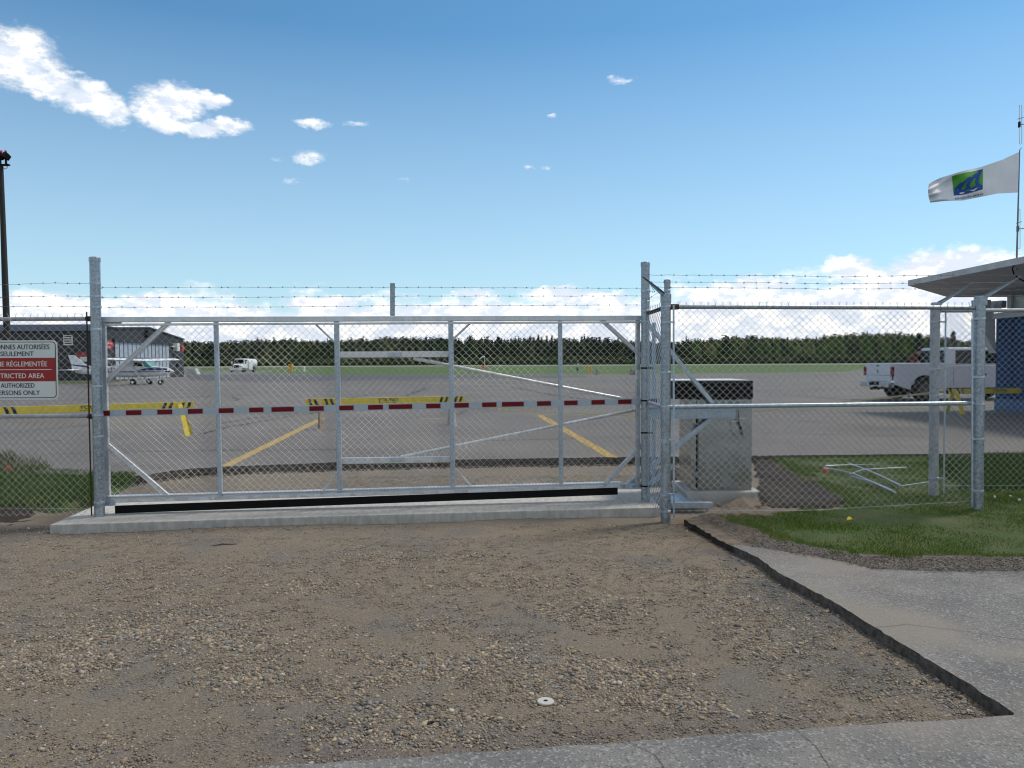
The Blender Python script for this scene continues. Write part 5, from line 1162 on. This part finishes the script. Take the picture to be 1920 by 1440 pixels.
MB().tube([p, p+Vector((0,0,20*k))], .35*k, 8).build('mast', WPAINT, r); MB().tube([p+Vector((-.5*k,0,20*k)), p+Vector((-5*k,0,18.5*k)), p+Vector((-10*k,0,14.5*k))], [1.6*k,1.2*k,.6*k], 10).build('sock', WPAINT, r, True)
for i, (x, lab) in enumerate(((1102,'left one of the paired yellow bollards at the apron edge'),(1107.5,'right one of the paired yellow bollards at the apron edge'))):
    r, p = small('bollard', x, 701.5, lab, 'bollard', 'paired yellow bollards'); k = p.y/F
    MB().tube([p, p+Vector((0,0,15*k)), p+Vector((0,0,16.3*k)), p+Vector((0,0,16.8*k))], [1.4*k,1.4*k,1.1*k,.3*k], 14).build('post', AMBER, r, True); MB().disc(p+Vector((0,0,.03)), 1.9*k, .06, 'z', 14).build('footing', CONCD, r)
for x, w_, h_, lab in ((1119.5,3.4,12.5,'narrow concrete block right of the yellow bollards'),(1184.5,4.2,11.5,'left of two concrete blocks near the right gate post'),(1193,4.0,12.,'right of two concrete blocks beside the right gate post')):
    r, p = small('concrete_block', x, 702.5, lab, 'concrete block', 'concrete blocks along the apron edge'); k = p.y/F
    MB().hexa([p+Vector((-w_*k,-.4,0)), p+Vector((w_*k,-.4,0)), p+Vector((w_*k,.4,0)), p+Vector((-w_*k,.4,0))], [p+Vector((-w_*.55*k,-.25,h_*k)), p+Vector((w_*.6*k,-.25,h_*k)), p+Vector((w_*.6*k,.25,h_*k)), p+Vector((-w_*.55*k,.25,h_*k))]).build('block', CONCD, r, bevel=.12)
    MB().tube([p+Vector((-.5*k,0,h_*k-.05)), p+Vector((-.4*k,0,(h_+1.2)*k)), p+Vector((.4*k,0,(h_+1.2)*k)), p+Vector((.5*k,0,h_*k-.05))], .03, 6).build('lifting_loop', OLDG, r)
r, p = small('fire_hydrant_stand', 1083, 702.5, 'dark slim equipment stand left of the yellow bollards', 'stand'); k = p.y/F
MB().tube([p, p+Vector((0,0,19*k))], .8*k, 8).build('post', OLDG, r); MB().bb((p.x-2.2*k,p.y-.2,p.z+8*k),(p.x+1.6*k,p.y+.2,p.z+14*k)).build('box', BLACKP, r, bevel=.05); MB().bb((p.x-1.2*k,p.y-.2,p.z+19*k),(p.x+3*k,p.y+.2,p.z+20.6*k)).build('lamp', WPAINT, r, bevel=.05)
for x, y, lab in ((616,684,'small white ball marker before the trees left of centre'),(1072,684,'small white ball marker before the trees right of centre')):
    r, p = small('ball_marker', x, y+3, lab, 'marker', 'white ball markers'); k = p.y/F
    MB().tube([p, p+Vector((0,0,3*k))], .25*k, 6).build('stem', OLDG, r); MB().loft([(-1.1*k,0,0,.3*k,.3*k),(-.6*k,0,0,1*k,1*k),(.6*k,0,0,1*k,1*k),(1.1*k,0,0,.3*k,.3*k)], 10).build('ball', TWHITE, r, True); r.children[-1].location = Vector((0,0,3.6*k))

# small things on the ground
def onground(z, px, py): return P(px, py, z)
p = P(1023,1318,.012); r = empty('plastic_washer', p, 'round white disc with a central hole lying in the gravel', 'disc')
mb = MB(); n = 28; V = []; Fq = []
for rr2, zz in ((.040,.004),(.040,.009),(.037,.012),(.011,.012),(.009,.009),(.009,.004)):
    for k in range(n): a = 6.2832*k/n; V.append(p+Vector((rr2*math.cos(a), rr2*math.sin(a), zz)))
for j in range(5):
    for k in range(n): Fq.append((j*n+k, j*n+(k+1)%n, (j+1)*n+(k+1)%n, (j+1)*n+k))
mb.add(V, Fq); mb.build('ring', TWHITE, r, True); MB().disc(p+Vector((0,0,.008)), .010, .006, 'z', 14).build('hole', BLACKP, r)
mb = MB(); a = P(796,1357,.012); b = P(845,1352,.014); mb.tube([a, a.lerp(b,.3)+Vector((0,.004,.004)), a.lerp(b,.7)+Vector((0,-.003,.002)), b], [.003,.005,.004,.002], 7); mb.tube([a.lerp(b,.25), a.lerp(b,.1)+Vector((-.01,-.012,.004))], [.003,.002], 6)
tag(mb.build('twig', WOODD, smooth=True), 'short dark twig lying on the gravel left of the white disc', 'twig')
mb = MB(); a = P(395,1024,.01); mb.tube([a, a+Vector((.08,.05,.006)), a+Vector((.16,.06,.002)), a+Vector((.2,.08,0))], [.003,.005,.004,.003], 6); tag(mb.build('twig', WOODD, smooth=True), 'thin brown twig on the sand in front of the slab', 'twig')
mb = MB(); c = P(1595,975,ZL+.03); mb.add([c+Vector(q) for q in ((-.035,0,.0),(.01,-.02,.015),(.04,.0,-.01),(.0,.03,.03),(-.02,.035,.012))], [(0,1,2,3),(0,3,4)]); mb.add([c+Vector(q)+Vector((0,0,-.002)) for q in ((-.035,0,.0),(.01,-.02,.015),(.04,.0,-.01),(.0,.03,.03),(-.02,.035,.012))], [(0,1,2,3),(0,3,4)]); tag(mb.build('wrapper_scrap', YEL), 'crumpled yellow scrap of plastic in the lawn', 'litter')
for i, (x, y, lab) in enumerate(((1865,933,'small white stone in the grass right of the end post'),(1911,939,'larger white stone in the grass at the right edge'),(1895,931,'tiny white stone between the two others in the grass'))):
    st = stones('white_stone', np.array([0.]), np.array([0.]), np.array([0.]), np.array([.028-.006*i]), STONE, 80+i, .9, [[.6,.6,.57]]); st.location = P(x, y, ZL+.01); tag(st, lab, 'stone', 'white stones in the grass')
r = empty('marker_flag', P(14,905,ZL), 'small orange marker flag in the tall grass under the sign', 'marker flag'); q = P(14,905,ZL); q2 = D(15,876,q.y)
MB().tube([q, q2+Vector((0,0,.02))], .002, 5).build('wire', WIREB, r); mb = MB(); mb.prism([q2+Vector((-.02,0,.02)), q2+Vector((.035,.01,.012)), q2+Vector((.04,.01,-.03)), q2+Vector((-.022,0,-.035))], (0,.002,0)); mb.build('flag', ORANGE, r)
# pile of rods and wire on the lawn
r = empty('fence_scrap', P(1640,895,ZL), 'loose galvanised rods and wire lying on the lawn behind the fence', 'metal rods')
for pts, rad in ((((1545,876),(1600,888),(1680,924)),.011),(((1590,868),(1640,887),(1690,911)),.011),(((1548,873),(1620,871),(1640,872)),.006),(((1592,889),(1620,880),(1700,876)),.006),(((1685,912),(1710,908),(1745,903)),.006),(((1595,893),(1640,905),(1675,920)),.009)):
    MB().tube([P(x, y, ZL+.045+.01*random.random()) for x, y in pts], rad, 7).build('rod', GALV2, r, True)
c = P(1550,883,ZL+.04); mb = MB(); mb.prism([c+Vector((-.045,0,-.03)), c+Vector((.03,0,-.035)), c+Vector((.045,.02,.02)), c+Vector((-.03,.02,.03))], (.0,.015,.01)); mb.build('ribbon', mat('pink_ribbon', (.5,.09,.07), .6, 0, .4, 60), r)

# ================================================================ TREES
LEAF = mat('foliage', (1,1,1), .8, 0, attr='Col', spec=.2)
def tree_geo(rs, H, R, kind, nt_, core=True):
    """clumps of small leaf triangles through a crown volume; returns verts, colours"""
    n = nt_; h = rs.random(n)
    if kind == 'conifer':
        t = h**.8; rad = R*(1-t)**.8*(.75+.35*np.sin(t*38+rs.random()*6)); zz = H*(.10+.90*t)
    else:
        t = h; rad = R*np.sqrt(np.clip(1-((t-.45)/.56)**2, .02, 1))*(.8+.3*np.sin(t*14+rs.random()*6)); zz = H*(.18+.82*t)
    a = rs.random(n)*6.283; lob = 1+.22*np.sin(a*3+t*9+rs.random()*6)+.12*np.sin(a*7-t*15); q = np.sqrt(rs.random(n))*.5+.5
    c = np.stack([np.cos(a)*rad*q*lob, np.sin(a)*rad*q*lob, zz], -1); s = (.35+.5*rs.random(n))*(R*.25)
    d = rs.normal(size=(n,3,3))*s[:,None,None]; d[...,2] *= .7
    V = (c[:,None]+d).reshape(-1,3)
    if core:
        K = 9; lv = np.array([.0,.15,.45,.72,.93]); pr = (.9,.88,.62,.36,.05) if kind == 'conifer' else (.6,.85,.92,.7,.1)
        an = np.arange(K)/K*6.283+rs.random()*6; rg = [np.stack([np.cos(an)*R*p*(1+.3*(rs.random(K)-.5)), np.sin(an)*R*p*(1+.3*(rs.random(K)-.5)), np.full(K, H*l)+H*.04*(rs.random(K)-.5)], -1) for l, p in zip(lv, pr)]
        T = []
        for a_, b_ in zip(rg[:-1], rg[1:]):
            for k in range(K): T += [a_[k], a_[(k+1)%K], b_[k], b_[k], a_[(k+1)%K], b_[(k+1)%K]]
        V = np.concatenate([V, np.array(T)]); n += len(T)//3
    return V, n
def forest(name, label, items, seed, nt_=130, kind='stuff'):
    rs = np.random.default_rng(seed); VV = []; CC = []
    for x, y, H, R, k, col_ in items:
        V, n = tree_geo(rs, H, R, k, nt_); V = V+np.array([x, y, ZA]); VV.append(V); c = np.array(col_)*.95*rs.uniform(.6,1.35,(n,1)); CC.append(np.repeat(c, 3, 0))
    V = np.concatenate(VV); c = np.concatenate(CC); Fc = np.arange(len(V)).reshape(-1,3)
    return tag(np_mesh(name, V, Fc, LEAF, None, False, np.concatenate([c, np.ones((len(c),1))], 1)), label, 'forest', kind=kind)
rs = np.random.default_rng(77); items = []
def topy(px):     # tree line top in the photo by column
    return float(np.interp(px, [-200,350,450,600,720,860,900,1000,1100,1200,1270,1400,1480,1560,1650,1720,1760,1800,1850,1900,2200], [641,642,641,637,636,636,634,635,637,638,640,634,633,628,626,629,634,636,642,640,636]))
def basey(px): return 684.5-.0047*(px-960)
for row in range(6):
    Yr = 540+row*9
    for px in np.arange(-250, 2250, 5.4 if row < 4 else 9):
        px_ = px+rs.uniform(-4,4); Y = Yr+rs.uniform(-4,4); d = ray(px_, 680); X = d.x/d.y*Y
        ty = topy(px_)+rs.normal(0,2.6)-1+2.2*math.sin(px_*.021+1)+2.0*math.sin(px_*.055)*math.sin(px_*.013)+(4-row*1.1 if row < 4 else 0); H = max(7, zat(px_, ty, Y)-ZA)*rs.uniform(.90,1.03); 
        con = rs.random() < (.75 if 850 < px_ < 1250 else .45)
        g = rs.random()
        colr = (.022,.040,.020) if con else ((.035,.060,.020) if g < .75 else (.075,.090,.035))
        if px_ > 1300: colr = ((.07,.12,.028) if g < .6 else (.12,.14,.05)) if not con else (.04,.07,.03)  # right-hand trees: sunlight put into a brighter leaf colour
        if row >= 4 and rs.random() < .4: colr = (.10,.105,.06)  # some rear-row trees get a paler leaf colour in place of sunlight
        items.append((X, Y, H, rs.uniform(2.0,3.6)*(1. if con else 1.35), 'conifer' if con else 'round', colr))
forest('forest', 'dark mixed forest lining the far side of the airfield', items, 5, 150)
items = []
for px in np.arange(-250, 2250, 3.6):
    Y = 525+rs.uniform(-4,4); d = ray(px, 680); items.append((d.x/d.y*Y, Y, rs.uniform(3,6.5)*(1.15 if px > 1300 else 1), rs.uniform(2,3.6), 'round', (.032,.055,.016) if rs.random() < .7 else (.05,.075,.022)))
forest('shrub_belt', 'low bushes along the foot of the far forest', items, 6, 90)
# trees that stand out
def lone(px, ty, Y, R, kind, col_, lab, seed):
    d = ray(px, 680); x = d.x/d.y*Y; H = zat(px, ty, Y)-ZA; r = empty('conifer_tree' if kind == 'conifer' else 'broadleaf_tree', (x,Y,ZA), lab, 'tree', 'trees standing out of the far forest')
    rs = np.random.default_rng(seed); V, n = tree_geo(rs, H, R, kind, 420); c = np.repeat(np.array(col_)*.85*rs.uniform(.6,1.3,(n,1)), 3, 0)
    np_mesh('crown', V, np.arange(len(V)).reshape(-1,3), LEAF, r, False, np.concatenate([c, np.ones((len(c),1))], 1))
    MB().tube([(x,Y,ZA),(x,Y,ZA+H*.5),(x,Y,ZA+H*.95)], [R*.09,R*.06,R*.02], 7).build('trunk', WOODD, r, True)
DKC = (.022,.040,.022)
for i, a in enumerate(((935,632,532,3.6,'conifer',DKC,'tall dark conifer above the gate between the middle uprights'),(1010,628,532,2.6,'conifer',DKC,'narrow spire conifer left of the fourth gate upright'),(1035,629,532,2.6,'conifer',DKC,'narrow spire conifer touching the fourth gate upright'),
      (1124,632,532,3.0,'conifer',DKC,'dark conifer right of the fourth gate upright'),(1140,634,532,2.6,'conifer',DKC,'dark conifer under the right gate brace'),(882,630,532,4.2,'round',(.03,.055,.022),'rounded dark tree right of the third gate upright'),
      (1362,630,532,4.4,'round',(.035,.06,.02),'rounded dark tree above the black cabinet top'),(1410,629,532,4.6,'round',(.05,.085,.03),'rounded green tree right of the cabinet'),
      (1722,625,300,2.4,'conifer',DKC,'dark conifer left of the rear fence post'),(1787,622,300,2.6,'conifer',DKC,'tall thin conifer between the two right posts'),(1853,650,220,2.2,'conifer',DKC,'dark conifer beside the blue wall'),(1743,634,300,2.6,'conifer',DKC,'conifer just behind the rear fence post'),(1775,634,300,3.0,'round',(.04,.06,.025),'low rounded tree over the pickup cab'))):
    lone(*a, 100+i)
